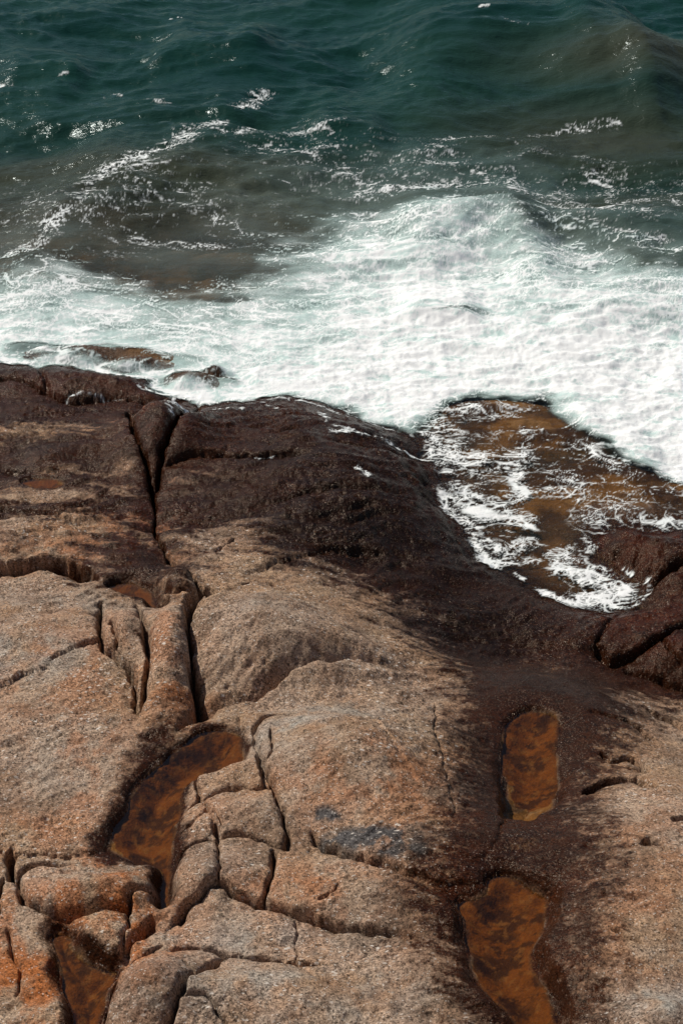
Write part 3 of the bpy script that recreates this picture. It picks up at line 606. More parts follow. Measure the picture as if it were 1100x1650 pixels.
# ------------------------------------------------------------------ materials
class NT:
    def __init__(self, name):
        self.m = bpy.data.materials.new(name); self.m.use_nodes = True
        self.t = self.m.node_tree; self.t.nodes.clear()
        self.out = self.t.nodes.new('ShaderNodeOutputMaterial')
    def n(self, typ, ins=None, **kw):
        nd = self.t.nodes.new(typ)
        for k, v in kw.items(): setattr(nd, k, v)
        for k, v in (ins or {}).items(): self.put(nd.inputs[k], v)
        return nd
    def put(self, sock, v):
        if isinstance(v, bpy.types.NodeSocket): self.t.links.new(v, sock)
        elif isinstance(v, bpy.types.Node): self.t.links.new(v.outputs[0], sock)
        else: sock.default_value = v
    def math(self, op, a, b=0.0, c=0.0, clamp=False):
        nd = self.t.nodes.new('ShaderNodeMath'); nd.operation = op; nd.use_clamp = clamp
        self.put(nd.inputs[0], a); self.put(nd.inputs[1], b); self.put(nd.inputs[2], c)
        return nd.outputs[0]
    def step(self, a, b, x):
        nd = self.t.nodes.new('ShaderNodeMapRange'); nd.interpolation_type = 'SMOOTHSTEP'
        self.put(nd.inputs['Value'], x); self.put(nd.inputs['From Min'], a); self.put(nd.inputs['From Max'], b)
        return nd.outputs[0]
    def lin(self, x, a, b, c, d):
        nd = self.t.nodes.new('ShaderNodeMapRange')
        self.put(nd.inputs['Value'], x)
        for k, v in zip(('From Min', 'From Max', 'To Min', 'To Max'), (a, b, c, d)): self.put(nd.inputs[k], v)
        return nd.outputs[0]
    def mix(self, f, a, b, blend='MIX'):
        nd = self.t.nodes.new('ShaderNodeMix'); nd.data_type = 'RGBA'; nd.blend_type = blend
        self.put(nd.inputs[0], f); self.put(nd.inputs[6], a); self.put(nd.inputs[7], b)
        return nd.outputs[2]
    def pos(self, scale=(1, 1, 1), rot=(0, 0, 0), warp=None):
        g = self.t.nodes.new('ShaderNodeNewGeometry')
        s = g.outputs['Position']
        if warp is not None:
            nd = self.t.nodes.new('ShaderNodeVectorMath'); nd.operation = 'ADD'
            self.put(nd.inputs[0], s); self.put(nd.inputs[1], warp); s = nd.outputs[0]
        mp = self.t.nodes.new('ShaderNodeMapping')
        self.put(mp.inputs['Vector'], s); mp.inputs['Scale'].default_value = scale; mp.inputs['Rotation'].default_value = rot
        return mp.outputs[0]
    def noise(self, vec, scale, detail=4, rough=.55, out=0, dist=0.0):
        nd = self.n('ShaderNodeTexNoise', {'Vector': vec, 'Scale': scale, 'Detail': detail, 'Roughness': rough, 'Distortion': dist})
        return nd.outputs[out]
    def vor(self, vec, scale, feature='F1', out='Distance'):
        nd = self.n('ShaderNodeTexVoronoi', {'Vector': vec, 'Scale': scale}, feature=feature)
        return nd.outputs[out]
    def warp(self, scale, amt, detail=3):
        p = self.pos()
        c = self.noise(p, scale, detail, .55, 1)
        a = self.t.nodes.new('ShaderNodeVectorMath'); a.operation = 'SUBTRACT'
        self.put(a.inputs[0], c); a.inputs[1].default_value = (.5, .5, .5)
        b = self.t.nodes.new('ShaderNodeVectorMath'); b.operation = 'SCALE'
        self.put(b.inputs[0], a.outputs[0]); self.put(b.inputs['Scale'], amt)
        return b.outputs[0]
    def attr(self, name):
        return self.n('ShaderNodeAttribute', attribute_name=name)
    def done(self, surf):
        self.t.links.new(surf, self.out.inputs['Surface'])
        return self.m

def rock_material():
    """mineral grain, flecks, painted sparkle on wet rock and fine relief; the broad tones (tint) and soaking (wet) come with the mesh"""
    k = NT('granite')
    tint = k.attr('tint').outputs['Color']
    sep = k.n('ShaderNodeSeparateColor', {'Color': k.attr('cond').outputs['Color']}).outputs
    wet_a, film, fleck_a = sep[0], sep[1], sep[2]
    p = k.pos()
    fine = k.noise(p, 42.0, 3, .7)
    ps = k.pos((1, 1.3, 1), (0, 0, .25))
    v1 = k.n('ShaderNodeTexVoronoi', {'Vector': ps, 'Scale': 76.0}); v2 = k.n('ShaderNodeTexVoronoi', {'Vector': ps, 'Scale': 150.0})
    r1 = k.n('ShaderNodeSeparateColor', {'Color': v1.outputs['Color']}).outputs
    r2 = k.n('ShaderNodeSeparateColor', {'Color': v2.outputs['Color']}).outputs
    tone = k.math('ADD', k.lin(r1[0], 0, 1, -.30, .30), k.lin(r2[0], 0, 1, -.34, .34))
    tone = k.math('ADD', tone, k.lin(fine, .3, .7, -.30, .30))
    tone = k.math('MULTIPLY', tone, k.lin(fleck_a, .1, .9, .7, 1.25))
    mul = k.math('MAXIMUM', k.math('ADD', 1.0, tone), .18)
    mul = k.math('MULTIPLY', mul, k.lin(k.step(.80, .95, r1[1]), 0, 1, 1, .45))
    mul = k.math('MULTIPLY', mul, k.lin(k.step(.80, .92, r2[1]), 0, 1, 1, .50))
    mul = k.lin(film, 0, 1, mul, k.math('ADD', .72, k.math('MULTIPLY', mul, .28)))
    cc = k.n('ShaderNodeCombineColor', {0: mul, 1: mul, 2: mul})
    c = k.mix(1.0, tint, cc.outputs[0], 'MULTIPLY')
    pf = k.pos((1.0, 2.1, 1.0), (0, 0, .12), k.warp(14, .03, 1))
    vf = k.n('ShaderNodeTexVoronoi', {'Vector': pf, 'Scale': 20.0})
    fr = k.n('ShaderNodeSeparateColor', {'Color': vf.outputs['Color']}).outputs
    fleck = k.math('MULTIPLY', k.step(.32, .14, vf.outputs['Distance']), k.step(.50, .62, fr[0]))
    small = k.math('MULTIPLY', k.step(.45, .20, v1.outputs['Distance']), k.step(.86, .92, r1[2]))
    fl = k.math('MAXIMUM', k.math('MULTIPLY', fleck, fleck_a), k.math('MULTIPLY', small, .75))
    fl = k.math('MULTIPLY', fl, k.math('SUBTRACT', 1.0, film))
    c = k.mix(fl, c, (.68, .61, .53, 1))
    wet = k.step(.20, .82, k.math('ADD', wet_a, k.lin(fine, .3, .7, -.26, .26)))
    wet = k.math('MULTIPLY', wet, k.math('SUBTRACT', 1.0, k.math('MULTIPLY', film, .8)))
    soaked = k.mix(1.0, c, (.120, .058, .031, 1), 'MULTIPLY')
    c = k.mix(wet, c, soaked)
    c = k.mix(k.math('MULTIPLY', k.math('MULTIPLY', small, wet), k.lin(fleck_a, .1, .9, .05, .5)), c, (.42, .36, .31, 1))  # sun sparkle on wet rock, painted as pale specks into the colour
    rough = k.math('ADD', k.lin(wet, 0, 1, .85, .22), k.lin(fine, .3, .7, -.12, .12))
    h = k.math('ADD', k.math('MULTIPLY', fine, 1.0), k.math('ADD', k.math('MULTIPLY', r1[2], .35), k.math('MULTIPLY', r2[2], .16)))
    b = k.n('ShaderNodeBump', {'Height': h, 'Strength': .9, 'Distance': .012})
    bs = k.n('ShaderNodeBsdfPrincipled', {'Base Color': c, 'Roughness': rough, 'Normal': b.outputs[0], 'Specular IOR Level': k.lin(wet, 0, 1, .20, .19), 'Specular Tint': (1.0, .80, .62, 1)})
    return k.done(bs.outputs[0])

def pool_material():
    k = NT('pool_water')
    p = k.pos()
    h = k.noise(p, 9, 3, .5)
    b = k.n('ShaderNodeBump', {'Height': h, 'Strength': .12, 'Distance': .02})
    tr = k.n('ShaderNodeBsdfTransparent', {'Color': (.88, .72, .50, 1)})
    gl = k.n('ShaderNodeBsdfGlossy', {'Color': (1, 1, 1, 1), 'Roughness': .04, 'Normal': b.outputs[0]})
    fr = k.n('ShaderNodeFresnel', {'IOR': 1.33, 'Normal': b.outputs[0]})
    mx = k.n('ShaderNodeMixShader', {0: fr.outputs[0], 1: tr.outputs[0], 2: gl.outputs[0]})
    return k.done(mx.outputs[0])

def sea_material():
    k = NT('sea_water')
    at = k.attr('water'); sep = k.n('ShaderNodeSeparateColor', {'Color': at.outputs['Color']})
    opac, aer, silt = sep.outputs[0], sep.outputs[1], sep.outputs[2]
    p = k.pos()
    deep = k.mix(k.step(.35, .65, k.noise(p, .35, 4, .6)), (.0048, .029, .0225, 1), (.0075, .037, .027, 1))
    body = k.mix(silt, deep, (.062, .060, .036, 1))
    body = k.mix(aer, body, (.48, .63, .59, 1))
    # ripples
    rp = k.noise(k.pos((1, 1.9, 1), (0, 0, .2)), 5.5, 4, .58, 0, .6)
    rp2 = k.noise(k.pos((1, 1.6, 1), (0, 0, -.2)), 19, 2, .6)
    h = k.math('ADD', k.math('MULTIPLY', rp, 1.0), k.math('MULTIPLY', rp2, .30))
    b = k.n('ShaderNodeBump', {'Height': h, 'Strength': .75, 'Distance': .024})
    df = k.n('ShaderNodeBsdfDiffuse', {'Color': body, 'Normal': b.outputs[0]})
    tr = k.n('ShaderNodeBsdfTransparent', {'Color': (.92, .86, .72, 1)})
    op = k.math('MAXIMUM', opac, aer)
    m1 = k.n('ShaderNodeMixShader', {0: op, 1: tr.outputs[0], 2: df.outputs[0]})
    gl = k.n('ShaderNodeBsdfGlossy', {'Color': (.80, .90, .92, 1), 'Roughness': .17, 'Normal': b.outputs[0]})
    fr = k.n('ShaderNodeFresnel', {'IOR': 1.33, 'Normal': b.outputs[0]})
    m2 = k.n('ShaderNodeMixShader', {0: k.math('MULTIPLY', fr.outputs[0], .52), 1: m1.outputs[0], 2: gl.outputs[0]})
    return k.done(m2.outputs[0])

def foam_material():
    k = NT('foam')
    at = k.n('ShaderNodeSeparateColor', {'Color': k.attr('lace').outputs['Color']}).outputs
    p = k.pos((1, 1.4, 1))
    fine = k.noise(p, 40, 3, .7)
    b = k.n('ShaderNodeBump', {'Height': fine, 'Strength': .4, 'Distance': .016})
    c = k.mix(at[1], (.54, .67, .63, 1), (.86, .865, .84, 1))
    fray = k.math('MULTIPLY', k.math('MULTIPLY', at[0], k.math('SUBTRACT', 1.0, at[0])), k.lin(fine, .3, .7, -1.0, 1.0))
    a = k.math('ADD', at[0], fray, clamp=True)
    bs = k.n('ShaderNodeBsdfDiffuse', {'Color': c, 'Normal': b.outputs[0]})
    tr = k.n('ShaderNodeBsdfTransparent')
    mx = k.n('ShaderNodeMixShader', {0: a, 1: tr.outputs[0], 2: bs.outputs[0]})
    return k.done(mx.outputs[0])

ROCK, POOLM, SEAM, FOAMM = rock_material(), pool_material(), sea_material(), foam_material()

# ------------------------------------------------------------------ mesh building
def link_mesh(name, V, F, mat, attrs, loc=None):
    """one mesh object; V vertices (world), F quads, attrs {name: (type, array)}"""
    me = bpy.data.meshes.new(name)
    if loc is None: loc = (0.0, 0.0, 0.0)
    V = (V - np.array(loc)).astype(np.float32)
    nf = len(F)
    me.vertices.add(len(V)); me.vertices.foreach_set('co', V.ravel())
    me.loops.add(nf * 4); me.loops.foreach_set('vertex_index', F.astype(np.int32).ravel())
    me.polygons.add(nf)
    me.polygons.foreach_set('loop_start', np.arange(0, nf * 4, 4, dtype=np.int32))
    me.update(calc_edges=True)
    me.polygons.foreach_set('use_smooth', np.ones(nf, bool))
    for an, (typ, arr) in attrs.items():
        a = me.attributes.new(an, typ, 'POINT')
        a.data.foreach_set('color' if typ == 'FLOAT_COLOR' else 'value', arr.astype(np.float32).ravel())
    me.materials.append(mat)
    o = bpy.data.objects.new(name, me)
    o.location = loc
    S.collection.objects.link(o)
    return o

def patch(name, V, idx, attrs, mat, skirt=0.0, origin=True):
    """object from a subset of grid quads; a skirt closes its flanks downward so that it has body"""
    used, inv = np.unique(idx.ravel(), return_inverse=True)
    F = inv.reshape(-1, 4)
    P = V[used].copy()
    A = {k: (t, a[used]) for k, (t, a) in attrs.items()}
    if skirt > 0:
        e = np.concatenate([F[:, [0, 1]], F[:, [1, 2]], F[:, [2, 3]], F[:, [3, 0]]])
        key = np.minimum(e[:, 0], e[:, 1]).astype(np.int64) * (len(P) + 1) + np.maximum(e[:, 0], e[:, 1])
        _, first, cnt = np.unique(key, return_index=True, return_counts=True)
        be = e[first[cnt == 1]]
        bv, binv = np.unique(be.ravel(), return_inverse=True)
        be2 = binv.reshape(-1, 2)
        cen = P.mean(0)
        top = P[bv].copy()
        low = top.copy(); low[:, :2] = cen[:2] + (low[:, :2] - cen[:2]) * .97; low[:, 2] -= skirt
        n0 = len(P); nb = len(bv)
        P = np.concatenate([P, top, low])
        SF = np.stack([be2[:, 1] + n0, be2[:, 0] + n0, be2[:, 0] + n0 + nb, be2[:, 1] + n0 + nb], 1)
        F = np.concatenate([F, SF])
        A = {k: (t, np.concatenate([a, a[bv], a[bv]])) for k, (t, a) in A.items()}
    loc = (0, 0, 0)
    if origin:
        c = P.mean(0); loc = (float(c[0]), float(c[1]), float(P[:, 2].min()))
    return link_mesh(name, P, F, mat, A, loc)

def tag(o, label, cat=None, group=None, kind=None):
    o['label'] = label
    if cat: o['category'] = cat
    if group: o['group'] = group
    if kind: o['kind'] = kind
    return o

def quads(nr, nc):
    j, i = np.meshgrid(np.arange(nr - 1), np.arange(nc - 1), indexing='ij')
    a = j * nc + i
    return np.stack([a, a + 1, a + nc + 1, a + nc], -1).reshape(-1, 4)

def depth_of(y, z):
    return y * CP + (CAM_H - z) * SP

# ------------------------------------------------------------------ rock shelf: one height field, cut into its rocks
STEP = 1.75
def shelf_y(v):
    # centre-line distance of the photo row v on the mean shelf / sea bed
    z = .5
    for _ in range(20):
        _, y = on_plane(550, v, z); z = max(float(z0(y)), -.25)
    return y
rows_y = [-14, -10, -7, -5, -3.5, -2.2, -1.2, -.5, 0, .4, .8, 1.2, 1.6, 2.0, 2.4, 2.8, 3.2, 3.5]
yl = [shelf_y(v) for v in np.arange(1860, 1690, -9.0)]
rows_y += [y for y in yl if y > 3.6]
rows_y += [shelf_y(v) for v in np.arange(1690, 520, -STEP)]
rows_y += [shelf_y(v) for v in np.arange(520, -60, -5.0)]
rows_y += [34, 40, 50, 70, 120]
rows_y = np.array(sorted(rows_y))
cols = np.concatenate([np.arange(-2600, -600, 200), np.arange(-600, -60, 18), np.arange(-60, 1160, STEP), np.arange(1160, 1700, 18), np.arange(1700, 3800, 200)])
nxs = (cols - 550.0) / 825.0 * T
gy = np.repeat(rows_y[:, None], len(cols), 1)
dep = np.maximum(depth_of(rows_y, np.maximum(z0(rows_y), -.25)), 6.0)
gx = nxs[None, :] * dep[:, None]
GZ = terrain(gx, gy)
TV = np.stack([gx, gy, GZ], -1).reshape(-1, 3)
TF = quads(*gx.shape)

# stains: wet, rust, grey, algae
def blobs(X, Y, L):
    o = np.zeros(X.shape)
    for px, py, rx, ry, s in L:
        cx, cy = on_shelf(px, py)
        o = np.maximum(o, s * np.exp(-((X - cx) / rx) ** 2 - ((Y - cy) / ry) ** 2))
    return o
X, Y = TV[:, 0], TV[:, 1]
wsd = fast_sdf(X, Y, smooth_poly(shelf_pts(WET), k=1))
wet = sstep(-.60, .32, wsd)
dry = blobs(X, Y, [(45,715,.8,.22,.62),(40,800,.9,.16,.75),(60,865,1.0,.35,.85),(150,770,.4,.12,.45),(330,880,.3,.3,.5),(380,860,.5,.2,.4),(300,790,.35,.2,.25),(620,965,.5,.25,.3),(1060,1140,.5,.2,.3)])
wet = wet * (1 - dry)
for P in ([(250,1185),(300,1195),(265,1240),(235,1285),(215,1335),(195,1390),(140,1376),(180,1310),(208,1250)], [(700,1440),(735,1452),(760,1540),(800,1640),(745,1600),(715,1530)], [(885,1440),(930,1450),(905,1540),(935,1660),(890,1640),(862,1560),(880,1500)]):
    wet = np.maximum(wet, .9 * sstep(-.16, .10, poly_sdf(X, Y, smooth_poly(shelf_pts(P)), .5) + .06 * fbm(X * 4, Y * 4, 69, 3)))
pool_in = np.zeros(X.shape)
for k, p in POOLS.items():
    s_ = poly_sdf(X + .02 * perlin(X * 9, Y * 9, 61), Y, p['w'], .6)
    wet = np.maximum(wet, .95 * sstep(-.10, .01, s_ + .05 * perlin(X * 5, Y * 5, 68)))
    pool_in = np.maximum(pool_in, sstep(-.005, .03, s_))
ss_ = sea_sdf(X, Y)
wet = np.maximum(wet, sstep(-.5, -.1, ss_))
rust = blobs(X, Y, [(40,1580,.6,.5,.9),(90,1500,.4,.3,.8),(215,1430,.22,.15,1.0),(200,1500,.25,.3,1.0),(235,1530,.2,.25,.9),(230,1600,.2,.3,.5),(285,1150,.2,.3,.6),(270,1080,.2,.5,.4),(120,1100,.5,.6,.35),
                    (100,900,.8,.3,.45),(130,1250,.3,.6,.4),(600,1300,.6,.3,.5),(700,1380,.4,.3,.4),(500,1450,.6,.2,.45),(640,1480,.5,.2,.4),(1085,1050,.25,.15,1.0),(1000,1500,.5,.5,.3),(310,1330,.2,.2,.35),(60,1340,.6,.2,.4),
                    (165,1390,.3,.15,.7),(265,840,.2,.5,.45),(30,610,.7,.2,.35),(270,700,.4,.4,.3),(150,860,.3,.2,.4),(1030,1420,.6,.6,.25)])
grey = blobs(X, Y, [(20,1080,.5,.35,1.0),(60,1010,.8,.4,.5),(470,1220,.35,.25,1.0),(540,1180,.5,.25,.7),(250,1610,.3,.3,.9),(420,1520,.6,.15,.9),(480,1610,.9,.25,.8),(330,1415,.2,.15,.5),(400,1040,.4,.3,.45),(150,1430,.3,.12,.5),(1060,1650,.3,.2,1.3),(40,1250,.5,.4,.4)])
sl = np.zeros(X.shape)
for P in ([(500,1362),(530,1350),(600,1350),(688,1352),(694,1375),(690,1408),(650,1412),(600,1400),(550,1385)], [(494,1326),(520,1318),(556,1334),(560,1348),(510,1350)]):
    sl = np.maximum(sl, sstep(-.02, .05, poly_sdf(X + .03 * perlin(X * 7, Y * 7, 5), Y + .02 * perlin(X * 7, Y * 7, 6), smooth_poly(shelf_pts(P, .05)), .5)))
def mixc(c, f, d):
    return c + (np.array(d)[None, :] - c) * np.clip(f, 0, 1)[:, None]
def n01(s, seed, octs=4, gain=.6, sy=1.0, a=0.0):
    ca, sa = math.cos(a), math.sin(a)
    return .5 + .5 * fbm((X * ca + Y * sa) * s, (-X * sa + Y * ca) * s * sy, seed, octs, gain)
c = np.repeat(np.array([[.350, .236, .155]]), len(X), 0)
c = mixc(c, sstep(.25, .75, n01(1.1, 200)), (.385, .280, .208))
c = mixc(c, sstep(.45, .9, n01(5, 204, 4)) * .8, (.27, .185, .130))
c = mixc(c, sstep(.55, .95, n01(2.2, 207, 4, .6, 3.0, .3)) * .5, (.44, .34, .26))
c = mixc(c, grey * sstep(.15, .65, n01(3.0, 208)), (.345, .320, .285))
rn = n01(3.4, 212, 5, .65, .8, .3)
c = mixc(c, (rust * .88 + .10) * sstep(.18, .72, rn) * 1.1, (.37, .125, .038))
c = mixc(c, sl * (.35 + .65 * sstep(.30, .55, n01(7, 216, 5, .65))), (.090, .086, .088))
c = mixc(c, sstep(.62, .9, n01(1.6, 218, 5, .62)) * .5, (.16, .105, .075))
# soaked rock keeps warm and near black patches
wn = n01(1.9, 220, 5, .6, 1.8, -.2)
wetc = mixc(c * np.array([.95, .88, .82]), sstep(.35, .75, wn) * .7, (.18, .115, .08))
wetc = mixc(wetc, blobs(X, Y, [(640,880,1.6,.7,.8),(600,800,1.3,.6,.6),(760,1000,.7,.7,.8),(620,720,.6,.3,.7),(860,1140,.8,.5,.3)]), (.055, .040, .036))
wetc = mixc(wetc, blobs(X, Y, [(265,705,.4,.5,.8),(1030,880,.8,.4,.7),(150,640,1.4,.25,.6),(1050,1010,.6,.3,.6),(230,860,.3,.6,.6)]) * sstep(.2, .7, rn), (.50, .20, .095))
c = c + (wetc - c) * sstep(.2, .6, wet)[:, None]
strk = n01(2.4, 224, 5, .62, 3.8, -.26)
wetv = wet + (strk - .5) * (.35 + .7 * sstep(7.6, 9.2, Y)) * (1 - .75 * sstep(.75, 1.0, wet)) + (n01(11, 228, 3, .6, 1.6) - .5) * .5 * (1 - .8 * sstep(.8, 1, wet))
an = n01(4.0, 232, 6, .70, 1.5)
alg = mixc(np.repeat(np.array([[.205, .088, .019]]), len(X), 0), sstep(.48, .70, an) * .9, (.045, .021, .009))
alg = mixc(alg, sstep(.60, .85, n01(15, 236, 4)) * .7, (.26, .15, .065))
alg = mixc(alg, sstep(.60, .85, n01(9, 237, 4)) * .6, (.075, .036, .012))
gul = .75 * blobs(X, Y, [(875,1092,.28,.22,1.0),(850,1120,.2,.2,.7),(838,1392,.14,.12,.9),(870,1130,.2,.15,.8),(800,1425,.1,.08,.7)]) * sstep(.35, .6, 1 - an)
c = c + (alg - c) * np.maximum(pool_in, gul)[:, None]
wetv = wetv * (1 - .5 * gul)
ub = sstep(.05, .5, ss_)                                   # sea bed: weed brown and amber
bedc = mixc(np.repeat(np.array([[.060, .028, .014]]), len(X), 0), sstep(.42, .75, n01(1.5, 240, 4, .55, 1.5)), (.21, .110, .040))
c = c + (bedc - c) * ub[:, None]
film_ = np.maximum(pool_in, ub)
tint = np.concatenate([np.clip(c * np.where(film_ > .5, 1.0, 1.0)[:, None] * np.array([1.0, .965, .91]), 0, 1), np.ones((len(X), 1))], 1)
film = np.maximum(pool_in, ub)
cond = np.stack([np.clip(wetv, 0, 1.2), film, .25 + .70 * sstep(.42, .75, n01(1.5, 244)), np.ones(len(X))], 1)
ATT = {'tint': ('FLOAT_COLOR', tint), 'cond': ('FLOAT_COLOR', cond)}

# which quad belongs to which rock
fc = TV[TF].mean(1)
owner = np.full(len(TF), -1)
for r, (nm, P, lb) in enumerate(ROCKS):
    s_ = poly_sdf(fc[:, 0], fc[:, 1], smooth_poly(shelf_pts(P), k=1), .1)
    owner[(s_ > 0) & (owner < 0)] = r
for r, (nm, P, lb) in enumerate(ROCKS):
    q = TF[owner == r]
    if len(q) == 0: continue
    cat = 'boulder' if nm == 'boulder' else 'rock'
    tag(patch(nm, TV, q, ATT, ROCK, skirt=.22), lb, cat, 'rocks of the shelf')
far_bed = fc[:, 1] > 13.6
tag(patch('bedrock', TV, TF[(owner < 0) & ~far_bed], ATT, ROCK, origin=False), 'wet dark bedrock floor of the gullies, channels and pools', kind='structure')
tag(patch('seabed', TV, TF[(owner < 0) & far_bed], ATT, ROCK, origin=False), 'brown rocky seabed showing through the shallow water', kind='structure')

# ------------------------------------------------------------------ pools
POOL_LABEL = {'amber': 'long amber rock pool beside the cluster of blocks', 'small': 'small orange puddle above the leaning column', 'dark': 'dark brown pool under the orange lobed knob',
              'upper': 'narrow amber pool in the dark gully on the right', 'front': 'orange pool in the bottom right between two slabs', 'shelf': 'tiny reddish puddle under a ledge on the left dark slab'}
for k, p in POOLS.items():
    P = np.array(p['w']); lo = P.min(0) - .06; hi = P.max(0) + .06
    xs = np.arange(lo[0], hi[0], .03); ys = np.arange(lo[1], hi[1], .03)
    PX, PY = np.meshgrid(xs, ys)
    V = np.stack([PX, PY, np.full(PX.shape, p['z'])], -1).reshape(-1, 3)
    Q = quads(*PX.shape)
    c = V[Q].mean(1)
    s_ = poly_sdf(c[:, 0], c[:, 1], p['w'], .3)
    tag(patch('rock_pool', V, Q[s_ > -.05], {}, POOLM), POOL_LABEL[k], kind='structure')

# ------------------------------------------------------------------ sea and foam
SST = 2.2
rows = [on_plane(550, v, .03)[1] for v in np.arange(1012, -70, -SST)]
rows += list(np.geomspace(rows[-1] + .4, 6000, 60))
rows = np.array(rows)
cols = np.concatenate([np.linspace(-6000, -620, 12), np.arange(-600, -60, 20), np.arange(-60, 1160, SST), np.arange(1160, 1700, 20), np.linspace(1720, 7000, 12)])
nxs = (cols - 550.0) / 825.0 * T
gy = np.repeat(rows[:, None], len(cols), 1)
gx = nxs[None, :] * depth_of(rows, .03)[:, None]
sx, sy = gx.ravel(), gy.ravel()
ssd = np.full(sx.shape, 30.0)
m = sy < 45
ssd[m] = fast_sdf(sx[m], sy[m], SEA_POLY)
sz = sea_z(sx, sy, ssd)
bedz = np.full(sx.shape, -6.0)
bedz[m] = terrain(sx[m], sy[m], detail=False)
F = np.zeros(sx.shape); band = np.zeros(sx.shape)
m2 = (sy < 40) & (ssd > -.4)
halo = np.zeros(sx.shape)
F[m2], band[m2], halo[m2] = foam_density(sx[m2], sy[m2])
# turbulent water under the foam
lump = (ridged(sx * 1.5, sy * 2.6, 160, 4, .55) - 1.1) * .026 + fbm(sx * 7, sy * 11, 165, 3, .6) * .004
sz = sz + sstep(.35, .9, F) * sstep(.0, .35, ssd) * lump
sz = sz - .022 * sstep(.3, .6, F) * sstep(.05, .3, ssd)
depth = np.maximum(.35 * (sz - SHORE_Z) + SHORE_Z - bedz, 0)
opac = 1 - np.exp(-depth / .55)
opac = np.clip(np.maximum(opac * 1.05, .86 * sstep(2.2, 5.0, ssd)), 0, .985)
aer = np.clip(.95 * sstep(.10, .62, band) * sstep(.0, .5, F + .1), 0, 1) * (.82 + .18 * fbm(sx * 1.1, sy * 2.0, 260, 3))
aer = np.maximum(aer, .15 * halo * sstep(.1, .5, halo) * (.8 + .6 * fbm(sx * .8, sy * 1.6, 265, 3)))
aer = np.clip(aer, 0, 1)
silt = np.exp(-((np.maximum(ssd, 0) - 2.8) / 3.3) ** 2) * .62 * (.8 + .5 * fbm(sx * .35, sy * .5, 270, 3)) * (.35 + .65 * sstep(3.6, .6, depth)) + sstep(1.2, .2, depth) * .5
for (cx, cy, rx, ry, h) in REEF_W:
    silt = np.maximum(silt, .72 * h * np.exp(-((sx - cx) / (rx * 1.1)) ** 2 - ((sy - cy) / (ry * 1.1)) ** 2))
water = np.stack([opac, np.clip(aer, 0, 1), np.clip(silt, 0, 1), np.ones(sx.shape)], 1)
SV = np.stack([sx, sy, sz], 1)
SQ = quads(*gx.shape)
keep = (ssd[SQ].max(1) > -.12)
tag(patch('sea', SV, SQ[keep], {'water': ('FLOAT_COLOR', water)}, SEAM, origin=False), 'dark teal sea with choppy waves turning brown over the shallows', kind='structure')

# foam lies on its own finer sheet, torn into lace
FST = 1.45
rows = np.array([on_plane(550, v, .03)[1] for v in np.arange(1008, 10, -FST)])
cols = np.concatenate([np.arange(-600, -60, 12), np.arange(-60, 1160, FST), np.arange(1160, 1700, 12)])
nxs = (cols - 550.0) / 825.0 * T
gy = np.repeat(rows[:, None], len(cols), 1)
gx = nxs[None, :] * depth_of(rows, .03)[:, None]
nr, nc = gx.shape
x, y = gx.ravel(), gy.ravel()
sdf = fast_sdf(x, y, SEA_POLY)
sel = np.where(sdf > -1.6)[0]
F = np.zeros(x.shape); band = np.zeros(x.shape)
F[sel], band[sel], _ = foam_density(x[sel], y[sel])
sel = np.where((F > .05) & (sdf > -1.6))[0]
xs, ys, fs, ds, bs_ = x[sel], y[sel], F[sel], sdf[sel], band[sel]
w1x = .30 * fbm(xs * .8, ys * 1.1, 300, 3, .4); w1y = .18 * fbm(xs * .8, ys * 1.1, 310, 3, .4)
w2x = .06 * fbm(xs * 4, ys * 5, 320, 3); w2y = .035 * fbm(xs * 4, ys * 5, 330, 3)
qx, qy = xs + w1x + w2x, (ys + w1y + w2y) * 1.85
def net_of(s, w, seed, k=1.0):
    f1, f2, _ = voronoi((xs + k * w1x + w2x) * s, (ys + k * w1y + w2y) * 1.85 * s, seed)
    return 1 - sstep(0, w, f2 - f1)
n_l = fbm(xs * 1.3 + w1x, ys * 2.4, 340, 4, .6); n_f = fbm(qx * 9, qy * 9, 350, 3, .62)
net = np.maximum.reduce([1.0 * net_of(1.4, .075, 1), .95 * net_of(3.3, .11, 2), .80 * net_of(7.6, .18, 3), .60 * net_of(17, .3, 4, .6)])
fil = ridged(xs * 3.0 + 2.2 * w1x + 3 * w2x, ys * 7.5 + 4 * w1y + 3 * w2y, 370, 4, .6) / 1.6      # drawn-out filaments
val = .74 * net + .24 * n_l + .10 * n_f + .34 * (fil - .45)
thr = 1.04 - 1.22 * fs
sf = np.where(bs_ < .05, 1.25, 1.0)
lac = sstep(thr - .16 * sf, thr + .34 * sf, val) * sstep(.05, .2, fs)
soft = fbm(xs * 1.7 + 2 * w1x, ys * 3.4 + 2 * w1y, 380, 4, .55)
milk = .97 * sstep(.20, .80, bs_ + .16 * soft) * sstep(.05, .3, bs_) * sstep(.30, .66, fs / np.maximum(bs_, .3) * .8 + .10 * soft)
al = np.maximum(lac, milk)
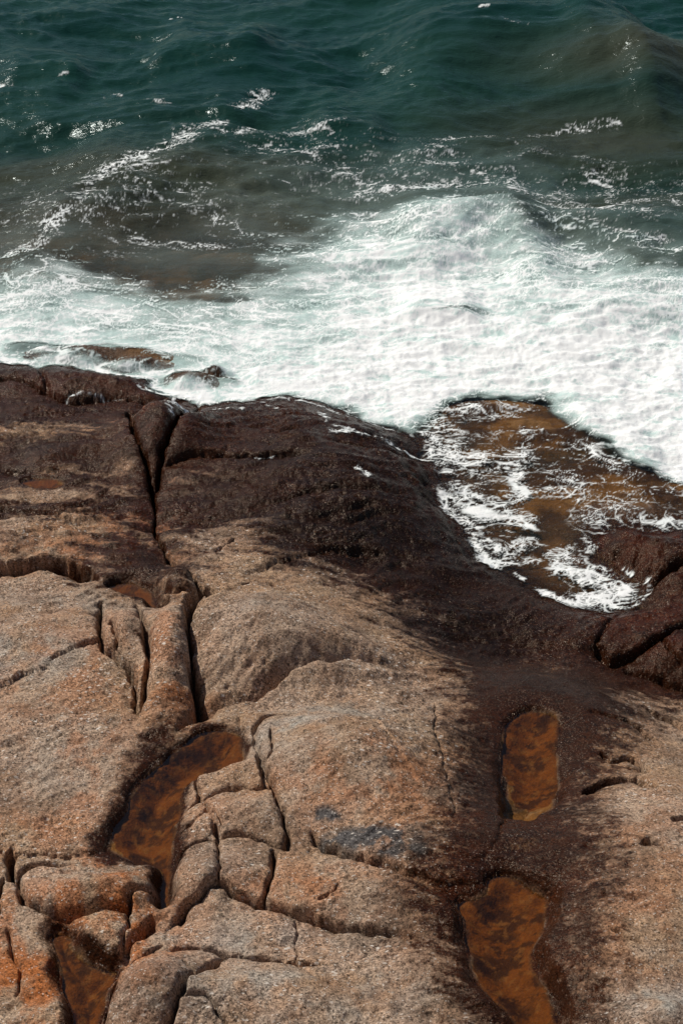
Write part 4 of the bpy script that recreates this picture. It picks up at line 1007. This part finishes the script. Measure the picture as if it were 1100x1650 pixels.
body = sstep(.50, .95, fs)
rel = ridged(xs * 1.4 + w1x * 2, ys * 2.6 + w1y * 2, 360, 3, .5)
szf = sea_z(xs, ys, ds)
lumpf = (ridged(xs * 1.5, ys * 2.6, 160, 4, .55) - 1.1) * .026 + fbm(xs * 7, ys * 11, 165, 3, .6) * .004
szf = szf + sstep(.35, .9, fs) * sstep(.0, .35, ds) * lumpf
bz = np.full(xs.shape, -5.0); mm = ds < 1.2
bz[mm] = terrain(xs[mm], ys[mm])
zf = np.maximum(szf, bz + .010) + .006
zf = zf + body * sstep(.0, .4, bs_) * (.004 + .016 * np.clip(rel - .9, -.5, 1.2) + .004 * (fil - .5))
lac2 = sstep(thr - .25, thr + .55, val)
white = np.clip(1.0 - (1 - lac2) * .95 - .9 * np.clip(.52 - fil, 0, 1) + .40 * soft - .25 * (1 - sstep(.6, .9, fs)) + .26, 0, 1)
white = np.where(bs_ < .05, np.maximum(white, .8), white)
FV = np.zeros((len(x), 3)); FV[:, 0] = x; FV[:, 1] = y; FV[sel, 2] = zf
AL = np.zeros((len(x), 4)); AL[:, 3] = 1; AL[sel, 0] = al; AL[sel, 1] = white
FQ = quads(nr, nc)
ok = np.zeros(len(x), bool); ok[sel] = True
fk = ok[FQ].all(1) & (AL[FQ, 0].max(1) > .03)
inb = band[FQ].mean(1) > .06
tong = ~inb & (y[FQ].mean(1) < 14.3)
ATF = {'lace': ('FLOAT_COLOR', AL)}
tag(patch('sea_foam', FV, FQ[fk & inb], ATF, FOAMM, origin=False), 'thick white breaker foam spread along the whole shore', 'foam', kind='stuff')
tag(patch('surge_foam', FV, FQ[fk & tong], ATF, FOAMM, origin=False), 'thin white foam strands swirling in the brown surge channel', 'foam', kind='stuff')
tag(patch('foam_lace', FV, FQ[fk & ~inb & ~tong], ATF, FOAMM, origin=False), 'loose lacy foam streaks and tiny painted sun glints on the open green water', 'foam', kind='stuff')
print('TRIS', sum(len(o.data.polygons) for o in S.objects if o.type == 'MESH') * 2)
